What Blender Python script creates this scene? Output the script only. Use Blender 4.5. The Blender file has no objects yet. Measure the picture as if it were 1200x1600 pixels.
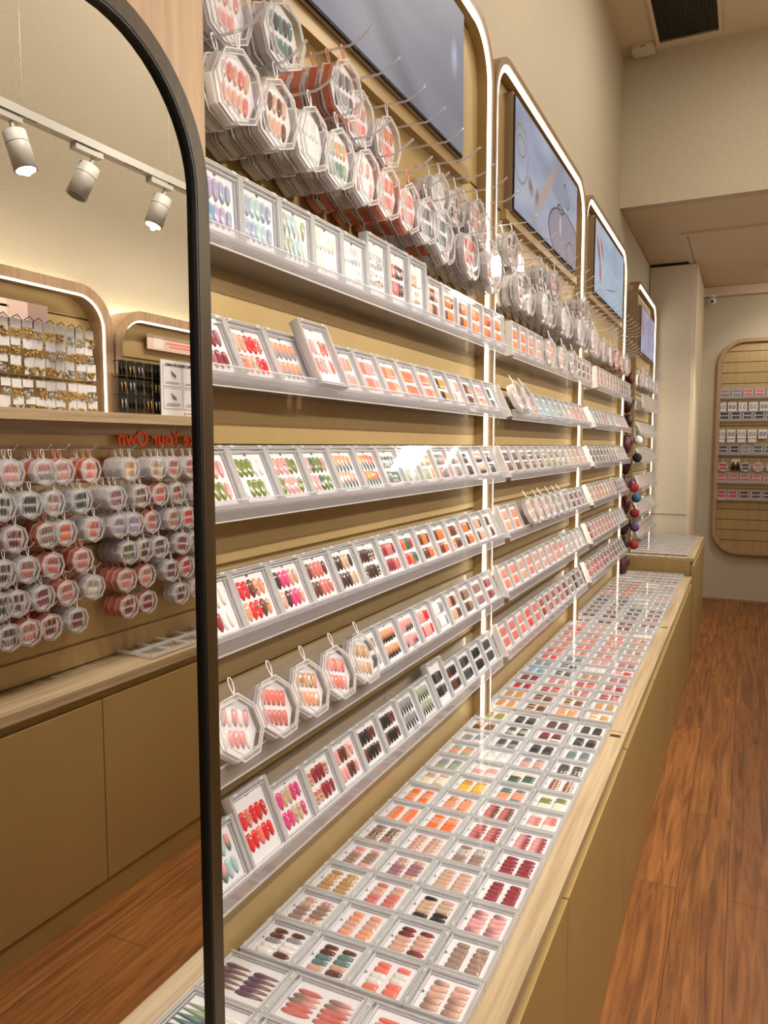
import bpy, math, random
from mathutils import Matrix, Vector, Euler
random.seed(7)
PI = math.pi
sc = bpy.context.scene
COL = sc.collection
# ---------------------------------------------------------------- camera
RW = [[0.9015715966882696, 0.4326299296684916, 0.0],
      [0.03777928151822967, -0.07872947483366544, -0.9961799012630106],
      [-0.4309772406205812, 0.8981275041704553, -0.08732470623837454]]
cam = bpy.data.cameras.new('camera'); cam.sensor_fit = 'HORIZONTAL'; cam.sensor_width = 36.0
cam.lens = 36.0 * 1175 / 1200; cam.clip_start = 0.02; cam.clip_end = 60
camo = bpy.data.objects.new('camera', cam); COL.objects.link(camo)
m = Matrix(((RW[0][0], -RW[1][0], -RW[2][0], 0), (RW[0][1], -RW[1][1], -RW[2][1], 0), (RW[0][2], -RW[1][2], -RW[2][2], 1.58), (0, 0, 0, 1)))
camo.matrix_world = m
sc.camera = camo
# ---------------------------------------------------------------- exposure, world
sc.view_settings.view_transform = 'Standard'; sc.view_settings.look = 'None'
sc.view_settings.gamma = 1.0; sc.view_settings.use_curve_mapping = False
sc.view_settings.exposure = 0.15
w = bpy.data.worlds.new('world'); sc.world = w; w.use_nodes = True
w.node_tree.nodes['Background'].inputs[0].default_value = (1, .86, .68, 1)
w.node_tree.nodes['Background'].inputs[1].default_value = 0.05
sc.cycles.transparent_max_bounces = 20
sc.cycles.max_bounces = 8; sc.cycles.glossy_bounces = 4; sc.cycles.diffuse_bounces = 4
sc.cycles.caustics_reflective = False; sc.cycles.caustics_refractive = False
sc.cycles.sample_clamp_indirect = 4.0
# ---------------------------------------------------------------- lights
WARM = (1.0, .92, .80)
def lamp_obj(name, kind, loc, target, power, size, color=WARM, angle=100, blend=.6, sy=None):
    l = bpy.data.lights.new(name, kind); l.energy = power; l.color = color
    if kind == 'AREA':
        l.specular_factor = .25
        l.size = size
        if sy: l.shape = 'RECTANGLE'; l.size_y = sy
    else: l.shadow_soft_size = size
    if kind == 'SPOT': l.spot_size = math.radians(angle); l.spot_blend = blend
    o = bpy.data.objects.new(name, l); COL.objects.link(o); o.location = loc
    d = Vector(target) - Vector(loc); o.rotation_euler = d.to_track_quat('-Z', 'Y').to_euler()
    return o
CL = (1.0, .93, .85)
for y in (1.0, 2.5, 4.0):
    lamp_obj('ceiling_fill', 'AREA', (.35, y, 4.08), (.35, y, 0), 20, .8, CL, sy=.3)  # unseen soft fill added overhead to brighten the room
lamp_obj('far_ceiling_fill', 'AREA', (.75, 6.6, 3.12), (.2, 6.6, 0), 15, .6, CL, sy=.3)  # this and the next: fill added out of view for the far end
lamp_obj('far_ceiling_fill', 'AREA', (.75, 7.7, 3.12), (.2, 8.2, 0.6), 7, .4, CL, sy=.3)
# spot heads on the track that wash the display wall and the counter
TRACK_Y = [0.78, 1.350, 1.846, 2.42, 3.0, 3.6, 4.2, 4.8, 5.5, 6.2, 6.9]
for y in TRACK_Y:
    lamp_obj('track_spot_light', 'SPOT', (.523 if y == 1.846 else .468, y, 2.252), (-.72, y + .05, 1.30), 39 if y < 5 else 30, .008, WARM, 100, .6)
for y in (0.5, 1.15, 1.8, 2.4):
    lamp_obj('opposite_fill_spot', 'SPOT', (-.12, y + .1, 3.0), (.95, y + .3, 1.1), 46, .035, WARM, 80, .7)  # unseen spots added to light the side reflected in the mirror
lamp_obj('niche_spot_light', 'SPOT', (.25, 7.2, 3.05), (.3, 8.4, 1.9), 20, .03, WARM, 80, .7)
# ---------------------------------------------------------------- helpers
def lin(c):
    if isinstance(c, str):
        c = tuple(int(c[i:i + 2], 16) / 255 for i in (0, 2, 4))
    return tuple((v / 12.92 if v <= .04045 else ((v + .055) / 1.055) ** 2.4) for v in c) + (1,)
def newmat(name):
    mt = bpy.data.materials.new(name); mt.use_nodes = True
    nt = mt.node_tree; b = nt.nodes['Principled BSDF']
    return mt, nt, b
def pmat(name, col, rough=.5, metal=0, spec=.5, emis=None, es=0, coat=0):
    mt, nt, b = newmat(name)
    b.inputs['Base Color'].default_value = lin(col); b.inputs['Roughness'].default_value = rough
    b.inputs['Metallic'].default_value = metal; b.inputs['Specular IOR Level'].default_value = spec
    b.inputs['Coat Weight'].default_value = coat
    if emis: b.inputs['Emission Color'].default_value = lin(emis); b.inputs['Emission Strength'].default_value = es
    return mt
def nd(nt, t, **k):
    n = nt.nodes.new(t)
    for a, v in k.items(): setattr(n, a, v)
    return n
def scaled(nt, sx, sy, sz, kind='Object'):
    tc = nd(nt, 'ShaderNodeTexCoord'); mp = nd(nt, 'ShaderNodeMapping'); mp.inputs['Scale'].default_value = (sx, sy, sz)
    nt.links.new(tc.outputs[kind], mp.inputs[0]); return mp.outputs[0]
def ramp(nt, fac, stops):
    r = nd(nt, 'ShaderNodeValToRGB'); e = r.color_ramp.elements
    while len(e) < len(stops): e.new(.5)
    for i, (p, c) in enumerate(stops): e[i].position = p; e[i].color = lin(c)
    nt.links.new(fac, r.inputs[0]); return r.outputs[0]
def bump(nt, b, h, strength, dist=.01):
    n = nd(nt, 'ShaderNodeBump'); n.inputs['Strength'].default_value = strength; n.inputs['Distance'].default_value = dist
    nt.links.new(h, n.inputs['Height']); nt.links.new(n.outputs[0], b.inputs['Normal'])
def wood(name, c1, c2, c3, axis='y', rough=.45, sc_=1.0):
    mt, nt, b = newmat(name)
    s = {'y': (55, 1.6, 55), 'z': (55, 55, 1.6), 'x': (1.6, 55, 55)}[axis]
    v = scaled(nt, *[a * sc_ for a in s])
    n = nd(nt, 'ShaderNodeTexNoise'); n.inputs['Scale'].default_value = 1.0; n.inputs['Detail'].default_value = 5; n.inputs['Roughness'].default_value = .62
    nt.links.new(v, n.inputs[0])
    c = ramp(nt, n.outputs[0], [(.3, c1), (.5, c2), (.72, c3)])
    nt.links.new(c, b.inputs['Base Color']); b.inputs['Roughness'].default_value = rough
    bump(nt, b, n.outputs[0], .08, .003)
    return mt
def plaster(name, c1, c2, bs=.25):
    mt, nt, b = newmat(name)
    n = nd(nt, 'ShaderNodeTexNoise'); n.inputs['Scale'].default_value = 150; n.inputs['Detail'].default_value = 4
    nt.links.new(scaled(nt, 1, 1, 1), n.inputs[0])
    c = ramp(nt, n.outputs[0], [(.35, c1), (.65, c2)])
    nt.links.new(c, b.inputs['Base Color']); b.inputs['Roughness'].default_value = .8
    bump(nt, b, n.outputs[0], bs, .004)
    return mt
def clear(name, tint, gloss=.06, milky=0.0, mcol=(.9, .9, .93), rough=.04, ior=1.45):
    mt = bpy.data.materials.new(name); mt.use_nodes = True; nt = mt.node_tree; nt.nodes.clear()
    o = nd(nt, 'ShaderNodeOutputMaterial'); t = nd(nt, 'ShaderNodeBsdfTransparent'); t.inputs[0].default_value = tint + (1,)
    g = nd(nt, 'ShaderNodeBsdfGlossy'); g.inputs['Roughness'].default_value = rough
    f = nd(nt, 'ShaderNodeLayerWeight'); f.inputs[0].default_value = .5   # Schlick, the same from both sides of a thin wall
    pw = nd(nt, 'ShaderNodeMath', operation='POWER'); pw.inputs[1].default_value = 5.5; nt.links.new(f.outputs['Facing'], pw.inputs[0])
    ad = nd(nt, 'ShaderNodeMath', operation='MULTIPLY_ADD'); ad.inputs[1].default_value = .72; ad.inputs[2].default_value = gloss; ad.use_clamp = True
    nt.links.new(pw.outputs[0], ad.inputs[0])
    mx = nd(nt, 'ShaderNodeMixShader'); nt.links.new(ad.outputs[0], mx.inputs[0])
    base = t
    if milky > 0:
        d = nd(nt, 'ShaderNodeBsdfDiffuse'); d.inputs[0].default_value = mcol + (1,)
        tl = nd(nt, 'ShaderNodeBsdfTranslucent'); tl.inputs[0].default_value = mcol + (1,)
        md = nd(nt, 'ShaderNodeMixShader'); md.inputs[0].default_value = .45; nt.links.new(d.outputs[0], md.inputs[1]); nt.links.new(tl.outputs[0], md.inputs[2])
        m2 = nd(nt, 'ShaderNodeMixShader'); m2.inputs[0].default_value = milky
        nt.links.new(t.outputs[0], m2.inputs[1]); nt.links.new(md.outputs[0], m2.inputs[2]); base = m2
    nt.links.new(base.outputs[0], mx.inputs[1]); nt.links.new(g.outputs[0], mx.inputs[2])
    nt.links.new(mx.outputs[0], o.inputs[0]); return mt
class MB:
    def __init__(s): s.v = []; s.f = []; s.m = []
    def poly(s, pts, faces, mi=0):
        b = len(s.v); s.v += [tuple(p) for p in pts]; s.f += [tuple(b + i for i in f) for f in faces]; s.m += [mi] * len(faces); return s
    def box(s, x0, x1, y0, y1, z0, z1, mi=0):
        return s.poly([(x, y, z) for x in (x0, x1) for y in (y0, y1) for z in (z0, z1)],
                      [(0, 1, 3, 2), (4, 6, 7, 5), (0, 4, 5, 1), (2, 3, 7, 6), (0, 2, 6, 4), (1, 5, 7, 3)], mi)
    def prism(s, pts, axis, a, b, mi=0, caps=True):
        def P(p, t): return {'x': (t, p[0], p[1]), 'y': (p[0], t, p[1]), 'z': (p[0], p[1], t)}[axis]
        n = len(pts); vs = [P(p, a) for p in pts] + [P(p, b) for p in pts]
        fs = [(i, (i + 1) % n, n + (i + 1) % n, n + i) for i in range(n)]
        if caps: fs += [tuple(range(n - 1, -1, -1)), tuple(range(n, 2 * n))]
        return s.poly(vs, fs, mi)
    def ring(s, outer, inner, axis, a, b, mi=0, closed=True):
        def P(p, t): return {'x': (t, p[0], p[1]), 'y': (p[0], t, p[1])}[axis]
        n = len(outer); vs = [P(p, a) for p in outer] + [P(p, a) for p in inner] + [P(p, b) for p in outer] + [P(p, b) for p in inner]
        fs = []
        for i in range(n if closed else n - 1):
            j = (i + 1) % n
            fs += [(i, j, n + j, n + i), (2 * n + i, 3 * n + i, 3 * n + j, 2 * n + j), (i, 2 * n + i, 2 * n + j, j), (n + i, n + j, 3 * n + j, 3 * n + i)]
        if not closed:
            fs += [(0, n, 3 * n, 2 * n), (n - 1, 3 * n - 1, 4 * n - 1, 2 * n - 1)]
        return s.poly(vs, fs, mi)
    def tube(s, path, r, seg=6, mi=0, closed=False):
        path = [Vector(p) for p in path]; n = len(path); vs = []
        for i, p in enumerate(path):
            a = path[(i - 1) % n] if (closed or i > 0) else p; b = path[(i + 1) % n] if (closed or i < n - 1) else p
            t = (b - a).normalized(); u = t.cross(Vector((0, 0, 1)))
            if u.length < .05: u = t.cross(Vector((0, 1, 0)))
            u.normalize(); w_ = t.cross(u)
            rr = r[i] if isinstance(r, (list, tuple)) else r
            vs += [p + (u * math.cos(2 * PI * k / seg) + w_ * math.sin(2 * PI * k / seg)) * rr for k in range(seg)]
        fs = []
        for i in range(n if closed else n - 1):
            for k in range(seg):
                a = i * seg; b = ((i + 1) % n) * seg; fs.append((a + k, a + (k + 1) % seg, b + (k + 1) % seg, b + k))
        if not closed: fs += [tuple(range(seg - 1, -1, -1)), tuple((n - 1) * seg + k for k in range(seg))]
        return s.poly(vs, fs, mi)
    def ball(s, c, r, seg=10, rings=6, mi=0, sx=1, sy=1, sz=1):
        vs = [(c[0], c[1], c[2] + r * sz)]
        for i in range(1, rings):
            a = PI * i / rings
            vs += [(c[0] + r * sx * math.sin(a) * math.cos(2 * PI * k / seg), c[1] + r * sy * math.sin(a) * math.sin(2 * PI * k / seg), c[2] + r * sz * math.cos(a)) for k in range(seg)]
        vs.append((c[0], c[1], c[2] - r * sz)); fs = [(0, 1 + k, 1 + (k + 1) % seg) for k in range(seg)]
        for i in range(rings - 2):
            for k in range(seg):
                a = 1 + i * seg; fs.append((a + k, a + seg + k, a + seg + (k + 1) % seg, a + (k + 1) % seg))
        l = len(vs) - 1; a = 1 + (rings - 2) * seg; fs += [(l, a + (k + 1) % seg, a + k) for k in range(seg)]
        return s.poly(vs, fs, mi)
    def mesh(s, name, mats, smooth=False, off=(0, 0, 0)):
        me = bpy.data.meshes.new(name); me.from_pydata([(v[0] - off[0], v[1] - off[1], v[2] - off[2]) for v in s.v], [], s.f)
        for mt in mats: me.materials.append(mt)
        me.polygons.foreach_set('material_index', s.m)
        if smooth: me.polygons.foreach_set('use_smooth', [True] * len(s.f))
        me.update(); return me
    def build(s, name, mats, parent=None, smooth=False, bevel=0):
        if not isinstance(mats, (list, tuple)): mats = [mats]
        o = bpy.data.objects.new(name, s.mesh(name, mats, smooth, parent.location if parent else (0, 0, 0)))
        COL.objects.link(o); o.parent = parent
        if bevel:
            b = o.modifiers.new('bevel', 'BEVEL'); b.width = bevel; b.segments = 2; b.limit_method = 'ANGLE'
        return o
def tag(o, label=None, cat=None, group=None, kind=None):
    if label: o['label'] = label
    if cat: o['category'] = cat
    if group: o['group'] = group
    if kind: o['kind'] = kind
    return o
def empty(name, loc, label=None, cat=None, group=None, kind=None):
    o = bpy.data.objects.new(name, None); COL.objects.link(o); o.location = loc; o.empty_display_size = .05
    return tag(o, label, cat, group, kind)
def inst(name, me, parent=None, mats=None, loc=(0, 0, 0), scale=None):
    o = bpy.data.objects.new(name, me); COL.objects.link(o); o.location = loc
    if parent is not None: o.parent = parent
    if scale: o.scale = scale
    if mats:
        for i, mt in enumerate(mats):
            o.material_slots[i].link = 'OBJECT'; o.material_slots[i].material = mt
    return o
NUM = 'zero first second third fourth fifth sixth seventh eighth ninth tenth eleventh twelfth thirteenth fourteenth fifteenth sixteenth'.split()
# ---------------------------------------------------------------- materials
M = {}
M['wall'] = plaster('plaster_beige', 'bdb199', 'c8bda6')
M['ceiling'] = plaster('ceiling_paint', 'd4c2a6', 'dac9ae', .04)
M['pillar'] = plaster('pillar_paint', 'cdc2ae', 'dbd1be', .2)
M['oak'] = wood('pale_oak', '94795c', 'a88a6b', 'b4977a', 'z')
M['oak_y'] = wood('counter_oak', '8c765a', 'a99272', 'bda98a', 'y', .5)
M['dark_oak'] = wood('frame_oak', '7c6448', '8a7152', '957c5c', 'z')
M['black'] = pmat('black', '0c0b0a', .5)
M['bronze'] = wood('dark_bronze', '2a1d0d', '3a2a14', '4a3a1e', 'z', .35)
M['white'] = pmat('white_paint', 'e6e4e0', .4)
M['card'] = pmat('white_card', 'd8d6d9', .55)
M['lampgrey'] = pmat('lamp_grey', 'b4b0a8', .45); M['pinkcard'] = pmat('pink_card', 'e2c4ba', .5)
M['ink'] = pmat('grey_print', '77747a', .6)
M['orange'] = pmat('orange_letters', 'ff5510', .45)
M['gold'] = pmat('gold_metal', 'c4a468', .25, .85)
M['silver'] = pmat('silver_metal', 'c8c8cc', .25, .9)
M['steel'] = clear('hook_acrylic', (.9, .9, .92), .15, .35, (.85, .85, .88))
M['clear'] = clear('clear_plastic', (.985, .985, .99), .03, .02)
M['rim'] = clear('plastic_rim', (.985, .985, .99), .045, .12, (.97, .97, 1.0), .08)
M['edge'] = clear('plastic_edge_highlight', (.95, .95, .97), .12, .72, (1.0, 1.0, 1.0), .1)  # highlight lines of the clear plastic painted in as milky white edges
M['tray'] = clear('plastic_tray', (.94, .94, .96), .05, .90, (.93, .93, .97), .1)
M['shelf'] = clear('shelf_acrylic', (.95, .95, .96), .05, .10, (.92, .9, .9), .03)
M['shelf_lip'] = clear('shelf_lip', (.95, .95, .97), .10, .20, (.88, .86, .9), .04)
M['shelf_edge'] = clear('shelf_edge', (.85, .85, .9), .2, .45, (.86, .85, .9), .08)
M['white_base'] = clear('white_shell', (.9, .88, .88), .06, .72, (.98, .94, .95), .2)
M['coral_base'] = clear('coral_shell', (1, .62, .5), .08, .70, (.90, .30, .18), .2)
M['led'] = pmat('led_white', 'fff6e0', .5, emis='fff3d6', es=4.5)
M['led_back'] = pmat('led_backlight', 'fff6e0', .5, emis='f6f6dc', es=40.0)
M['ribbon_w'] = pmat('white_ribbon', 'f0ecec', .6); M['ribbon_c'] = pmat('coral_ribbon', 'ec9c88', .6)
M['glow'] = pmat('spot_lens', 'ffffff', .5, emis='fff4e0', es=14)
def goldlam(name, c1, c2, rough, metal):
    mt, nt, b = newmat(name)
    n = nd(nt, 'ShaderNodeTexNoise'); n.inputs['Scale'].default_value = 3; n.inputs['Detail'].default_value = 6; n.inputs['Roughness'].default_value = .7
    nt.links.new(scaled(nt, 6, .6, .6), n.inputs[0])
    nt.links.new(ramp(nt, n.outputs[0], [(.35, c1), (.65, c2)]), b.inputs['Base Color'])
    b.inputs['Roughness'].default_value = rough; b.inputs['Metallic'].default_value = metal
    return mt
M['goldpanel'] = goldlam('gold_slatwall', 'ae9466', 'baa070', .36, .30)
M['goldcab'] = goldlam('gold_cabinet', 'a88c58', 'af9460', .42, .22)
def floor_mat():
    mt, nt, b = newmat('wood_floor')
    tc = nd(nt, 'ShaderNodeTexCoord'); sp = nd(nt, 'ShaderNodeSeparateXYZ'); nt.links.new(tc.outputs['Object'], sp.inputs[0])
    cb = nd(nt, 'ShaderNodeCombineXYZ'); nt.links.new(sp.outputs[1], cb.inputs[0]); nt.links.new(sp.outputs[0], cb.inputs[1])
    br = nd(nt, 'ShaderNodeTexBrick'); br.offset = .37; br.inputs['Scale'].default_value = 1; br.inputs['Brick Width'].default_value = 1.7
    br.inputs['Row Height'].default_value = .165; br.inputs['Mortar Size'].default_value = .0012; br.inputs['Mortar Smooth'].default_value = .3
    br.inputs['Color1'].default_value = (0, 0, 0, 1); br.inputs['Color2'].default_value = (1, 1, 1, 1); br.inputs['Mortar'].default_value = (.5, .5, .5, 1)
    nt.links.new(cb.outputs[0], br.inputs[0])
    sx = nd(nt, 'ShaderNodeMath', operation='MULTIPLY'); sx.inputs[1].default_value = 5; nt.links.new(br.outputs[0], sx.inputs[0])
    mp = nd(nt, 'ShaderNodeMapping'); mp.inputs['Scale'].default_value = (30, 1.6, 1); nt.links.new(tc.outputs['Object'], mp.inputs[0])
    nt.links.new(sx.outputs[0], mp.inputs['Location'])
    n = nd(nt, 'ShaderNodeTexNoise'); n.inputs['Scale'].default_value = 1.1; n.inputs['Detail'].default_value = 6; n.inputs['Roughness'].default_value = .62; n.inputs['Distortion'].default_value = 1.3
    nt.links.new(mp.outputs[0], n.inputs[0])
    grain = ramp(nt, n.outputs[0], [(.28, '5a3414'), (.44, '7a4a20'), (.58, '925c2c'), (.76, 'a8743c')])
    tone = nd(nt, 'ShaderNodeMapRange'); tone.inputs[3].default_value = .88; tone.inputs[4].default_value = 1.1; nt.links.new(br.outputs[0], tone.inputs[0])
    mx = nd(nt, 'ShaderNodeVectorMath', operation='SCALE'); nt.links.new(grain, mx.inputs[0]); nt.links.new(tone.outputs[0], mx.inputs['Scale'])
    gap = nd(nt, 'ShaderNodeMixRGB'); gap.inputs[2].default_value = lin('2a1408'); nt.links.new(br.outputs['Fac'], gap.inputs[0]); nt.links.new(mx.outputs[0], gap.inputs[1])
    nt.links.new(gap.outputs[0], b.inputs['Base Color']); b.inputs['Roughness'].default_value = .42
    return mt
M['floor'] = floor_mat()
mt, nt, b = newmat('mirror_glass'); b.inputs['Metallic'].default_value = 1; b.inputs['Roughness'].default_value = 0; b.inputs['Base Color'].default_value = (.86, .86, .84, 1); M['mirror'] = mt
# nail varnish colours
PAL = {
 'white': 'e9e4e2', 'cream': 'e6dcc4', 'clear': 'dcd8d4', 'nude': 'cfa290', 'beige': 'c6a78e', 'peach': 'e09a78', 'orange': 'e8743a', 'coral': 'e07464',
 'pink': 'dc9c9a', 'magenta': 'd8407a', 'red': 'd8262a', 'wine': '8c2636', 'rose': 'c8706a', 'mauve': '9c6a74', 'purple': '6a4e66', 'brown': '5e3228',
 'chocolate': '3a1e1a', 'taupe': '957a6c', 'tan': 'b48c60', 'amber': 'cf9448', 'yellow': 'eab83c', 'olive': '76803e', 'sage': '9aa68e', 'green': '3a6050',
 'teal': '5e7c7c', 'blue': '6a9cba', 'periwinkle': '98a2ba', 'aqua': 'a6c0c4', 'grey': '8e8c92', 'charcoal': '44444a', 'black': '1c1a1c', 'silver': 'b8b8c0',
 'lilac': 'aa9cbc'}
_nm = {}
def nmat(c, tip=None, glit=False):
    k = (c, tip, glit)
    if k in _nm: return _nm[k]
    mt, nt, b = newmat('varnish_' + c + ('_' + tip if tip else '') + ('_glitter' if glit else ''))
    b.inputs['Roughness'].default_value = .12; b.inputs['Coat Weight'].default_value = .5; b.inputs['Coat Roughness'].default_value = .03
    b.inputs['Base Color'].default_value = lin(PAL[c])
    src = None
    if tip:
        tc = nd(nt, 'ShaderNodeTexCoord'); sp = nd(nt, 'ShaderNodeSeparateXYZ'); nt.links.new(tc.outputs['Object'], sp.inputs[0])
        mr = nd(nt, 'ShaderNodeMapRange'); mr.inputs[1].default_value = -.009; mr.inputs[2].default_value = .006; nt.links.new(sp.outputs[2], mr.inputs[0])
        src = ramp(nt, mr.outputs[0], [(.1, PAL[tip]), (.9, PAL[c])]); nt.links.new(src, b.inputs['Base Color'])
    if glit:
        vo = nd(nt, 'ShaderNodeTexVoronoi'); vo.inputs['Scale'].default_value = 420; nt.links.new(scaled(nt, 1, 1, 1), vo.inputs[0])
        r = ramp(nt, vo.outputs['Color'], [(.55, PAL[c]), (.7, 'f4e2c4')]); nt.links.new(r, b.inputs['Base Color']); b.inputs['Metallic'].default_value = .3
    _nm[k] = mt; return mt
# palette: string 'a b c' uses varnishes, 'x>y' = ombre, 'x*' = glitter
def parse(p):
    o = []
    for t in p.split():
        g = t.endswith('*'); t = t.rstrip('*'); c, _, tip = t.partition('>')
        o.append((c, tip or None, g))
    return o
def words_of(p):
    cs = []
    for c, t, g in parse(p):
        for q in (c, t):
            if q and q not in cs: cs.append(q)
    return ' and '.join(cs[:2])
# ---------------------------------------------------------------- nail and case meshes
def nail_pts(shape, L, W, cx=0, cz=0, y0=0, nl=6, nw=4):
    mb = MB(); vs = []
    for i in range(nl + 1):
        t = i / nl; z = cz + L * (.5 - t)
        if shape == 'almond': wd = .5 * W * (.80 + .2 * math.sin(min(1, t / .45) * PI / 2)) * math.sqrt(max(.02, 1 - (max(0, (t - .45)) / .56) ** 2))
        elif shape == 'coffin': wd = .5 * W * (1 - .35 * max(0, (t - .35) / .65))
        elif shape == 'stiletto': wd = .5 * W * (1 - .93 * max(0, (t - .25) / .75) ** 1.2)
        else: wd = .5 * W * (.9 + .1 * math.sin(t * PI))
        if t == 0: wd *= .72
        h = (.0032 if 0 < t < 1 else .0012)
        for j in range(nw + 1):
            a = PI * j / nw; vs.append((cx - wd * math.cos(a), y0 - h * math.sin(a) - .0004, z))
    fs = [(i * (nw + 1) + j, i * (nw + 1) + j + 1, (i + 1) * (nw + 1) + j + 1, (i + 1) * (nw + 1) + j) for i in range(nl) for j in range(nw)]
    fs += [tuple(range(nw, -1, -1)), tuple(nl * (nw + 1) + j for j in range(nw + 1))]
    return vs, fs
SHAPES = ('almond', 'coffin', 'stiletto', 'square')
NL = {'almond': .029, 'coffin': .027, 'stiletto': .033, 'square': .024}
NAIL = {}; NSET = {}; NSET_O = {}
for s in SHAPES:
    v, f = nail_pts(s, NL[s] * 1.10, .0150); NAIL[s] = MB().poly(v, f).mesh('press_on_nail', [M['card']], True)
    for D, k, px, pz in ((NSET, 1.10, .0143, .0180), (NSET_O, .9, .0118, .0158)):
        mb = MB()
        for r in (0, 1):
            for i in range(5):
                v, f = nail_pts(s, NL[s] * k, .0132 * k, (i - 2) * px, (.5 - r) * 2 * pz, 0, 5, 3); mb.poly(v, f, [0, 1, 2, 1, 0][i] if r == 0 else [1, 0, 2, 0, 1][i])
        D[s] = mb.mesh('nail_set', [M['card']] * 3, True)
CW, CH, CD = .1030, .1030, .018
def case_meshes(w_, h, d):
    lid = MB()                                  # clear cover: face plate, four edge bars, hinge band, two latch lugs
    e = .0042
    lid.poly([(-w_ / 2 + e, -d + .0005, e), (w_ / 2 - e, -d + .0005, e), (w_ / 2 - e, -d + .0005, h - e), (-w_ / 2 + e, -d + .0005, h - e)], [(0, 1, 2, 3)], 1)
    def sq(i): return [(-w_ / 2 + i, i), (w_ / 2 - i, i), (w_ / 2 - i, h - i), (-w_ / 2 + i, h - i)]
    lid.ring(sq(.0005), sq(.0020), 'y', -d, -.006, 2); lid.ring(sq(.0020), sq(e), 'y', -d + .0006, -.006, 0); lid.ring(sq(e), sq(e + .0012), 'y', -d - .0002, -.0135, 2)
    lid.box(-w_ / 2 + e, w_ / 2 - e, -d + .002, -d + .004, h - .0110, h - .0096, 2)
    for sx in (-1, 1): lid.box(sx * w_ * .36 - .005, sx * w_ * .36 + .005, -d - .0006, -.004, h - .0035, h + .0002, 2)
    base = MB(); base.box(-w_ / 2 + .0012, w_ / 2 - .0012, -.0058, 0, .0010, h - .0010, 0)
    i = .0068
    base.ring([(-w_ / 2 + i, i), (w_ / 2 - i, i), (w_ / 2 - i, h - i - .003), (-w_ / 2 + i, h - i - .003)],
              [(-w_ / 2 + i + .0018, i + .0018), (w_ / 2 - i - .0018, i + .0018), (w_ / 2 - i - .0018, h - i - .0048), (-w_ / 2 + i + .0018, h - i - .0048)], 'y', -.0125, -.0058, 0)
    card = MB(); cw = w_ / 2 - .0090; z0 = .0090; z1 = h - .0122; n = 7; r = .0042
    pts = [(-cw, z0), (cw, z0), (cw, z1)] + [(r * math.cos(PI * k / n), z1 - r * math.sin(PI * k / n)) for k in range(n + 1)] + [(-cw, z1)]
    card.prism(pts, 'y', -.0092, -.0082)
    return lid.mesh('lid', [M['rim'], M['clear'], M['edge']]), base.mesh('base_tray', [M['tray']]), card.mesh('insert_card', [M['card']])
CM = {'std': case_meshes(CW, CH, CD), 'tall': case_meshes(CW, .128, .020), 'big': case_meshes(.140, .100, .016)}
CDIM = {'std': (CW, CH, CD), 'tall': (CW, .128, .020), 'big': (.140, .100, .016)}
def case_matrix(front, tilt, face=1):
    """front = world point of the bottom front edge's middle; face +1 looks to +x, -1 to -x"""
    R = Matrix.Rotation(face * PI / 2, 4, 'Z') @ Matrix.Rotation(-tilt, 4, 'X')
    return R
def nail_case(kind, origin, tilt, pal, shape, label, group, detail=2, face=1, spin=0, horizontal=False, deco=None):
    o = empty('nail_case', origin, label, 'nail case', group)
    R = Matrix.Rotation(face * PI / 2 + spin, 4, 'Z') @ Matrix.Rotation(-tilt, 4, 'X')
    o.matrix_world = Matrix.Translation(origin) @ R
    lid, base, card = CM[kind]; w_, h, d = CDIM[kind]
    inst('lid', lid, o); c = inst('insert_card', card, o)
    if detail > 0: inst('base_tray', base, o)
    pp = parse(pal); cz = h / 2 - .003; y0 = -.0092
    rnd = random.Random(hash((round(origin[0], 3), round(origin[1], 3), round(origin[2], 3))) & 0xffff)
    if detail >= 2:
        k = 1.0 if kind != 'big' else 1.12
        off = rnd.randrange(5)
        for r in (0, 1):
            for i in range(5):
                q = pp[((i * 2 + off + r * 3) % 5) % len(pp)] if len(pp) > 1 else pp[0]
                wk = (1.05, .95, 1.0, .95, .8)[i]
                n = inst('press_on_nail', NAIL[shape], c, [nmat(*q)], ((i - 2) * .0143 * k + rnd.uniform(-.0004, .0004), y0, cz + (.5 - r) * 2 * .0180 * k), (wk * k, 1, k * (1, .97, 1.0, .98, .88)[i]))
                n.rotation_euler = (0, rnd.uniform(-.05, .05), 0)
        if deco:
            g = MB()
            for _ in range(16):
                i = rnd.randrange(5); r = rnd.randrange(2)
                g.ball(((i - 2) * .0138 + rnd.uniform(-.004, .004), y0 - .0042, cz + (.5 - r) * .035 + rnd.uniform(-.009, .009)), rnd.uniform(.0012, .0026), 6, 4)
            me = g.mesh('nail_gems', [deco], True); inst('nail_gems', me, c)
    else:
        ms = [nmat(*pp[i % len(pp)]) for i in range(3)]
        inst('nail_set', NSET[shape], c, ms, (0, y0, cz))
    return o
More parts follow.
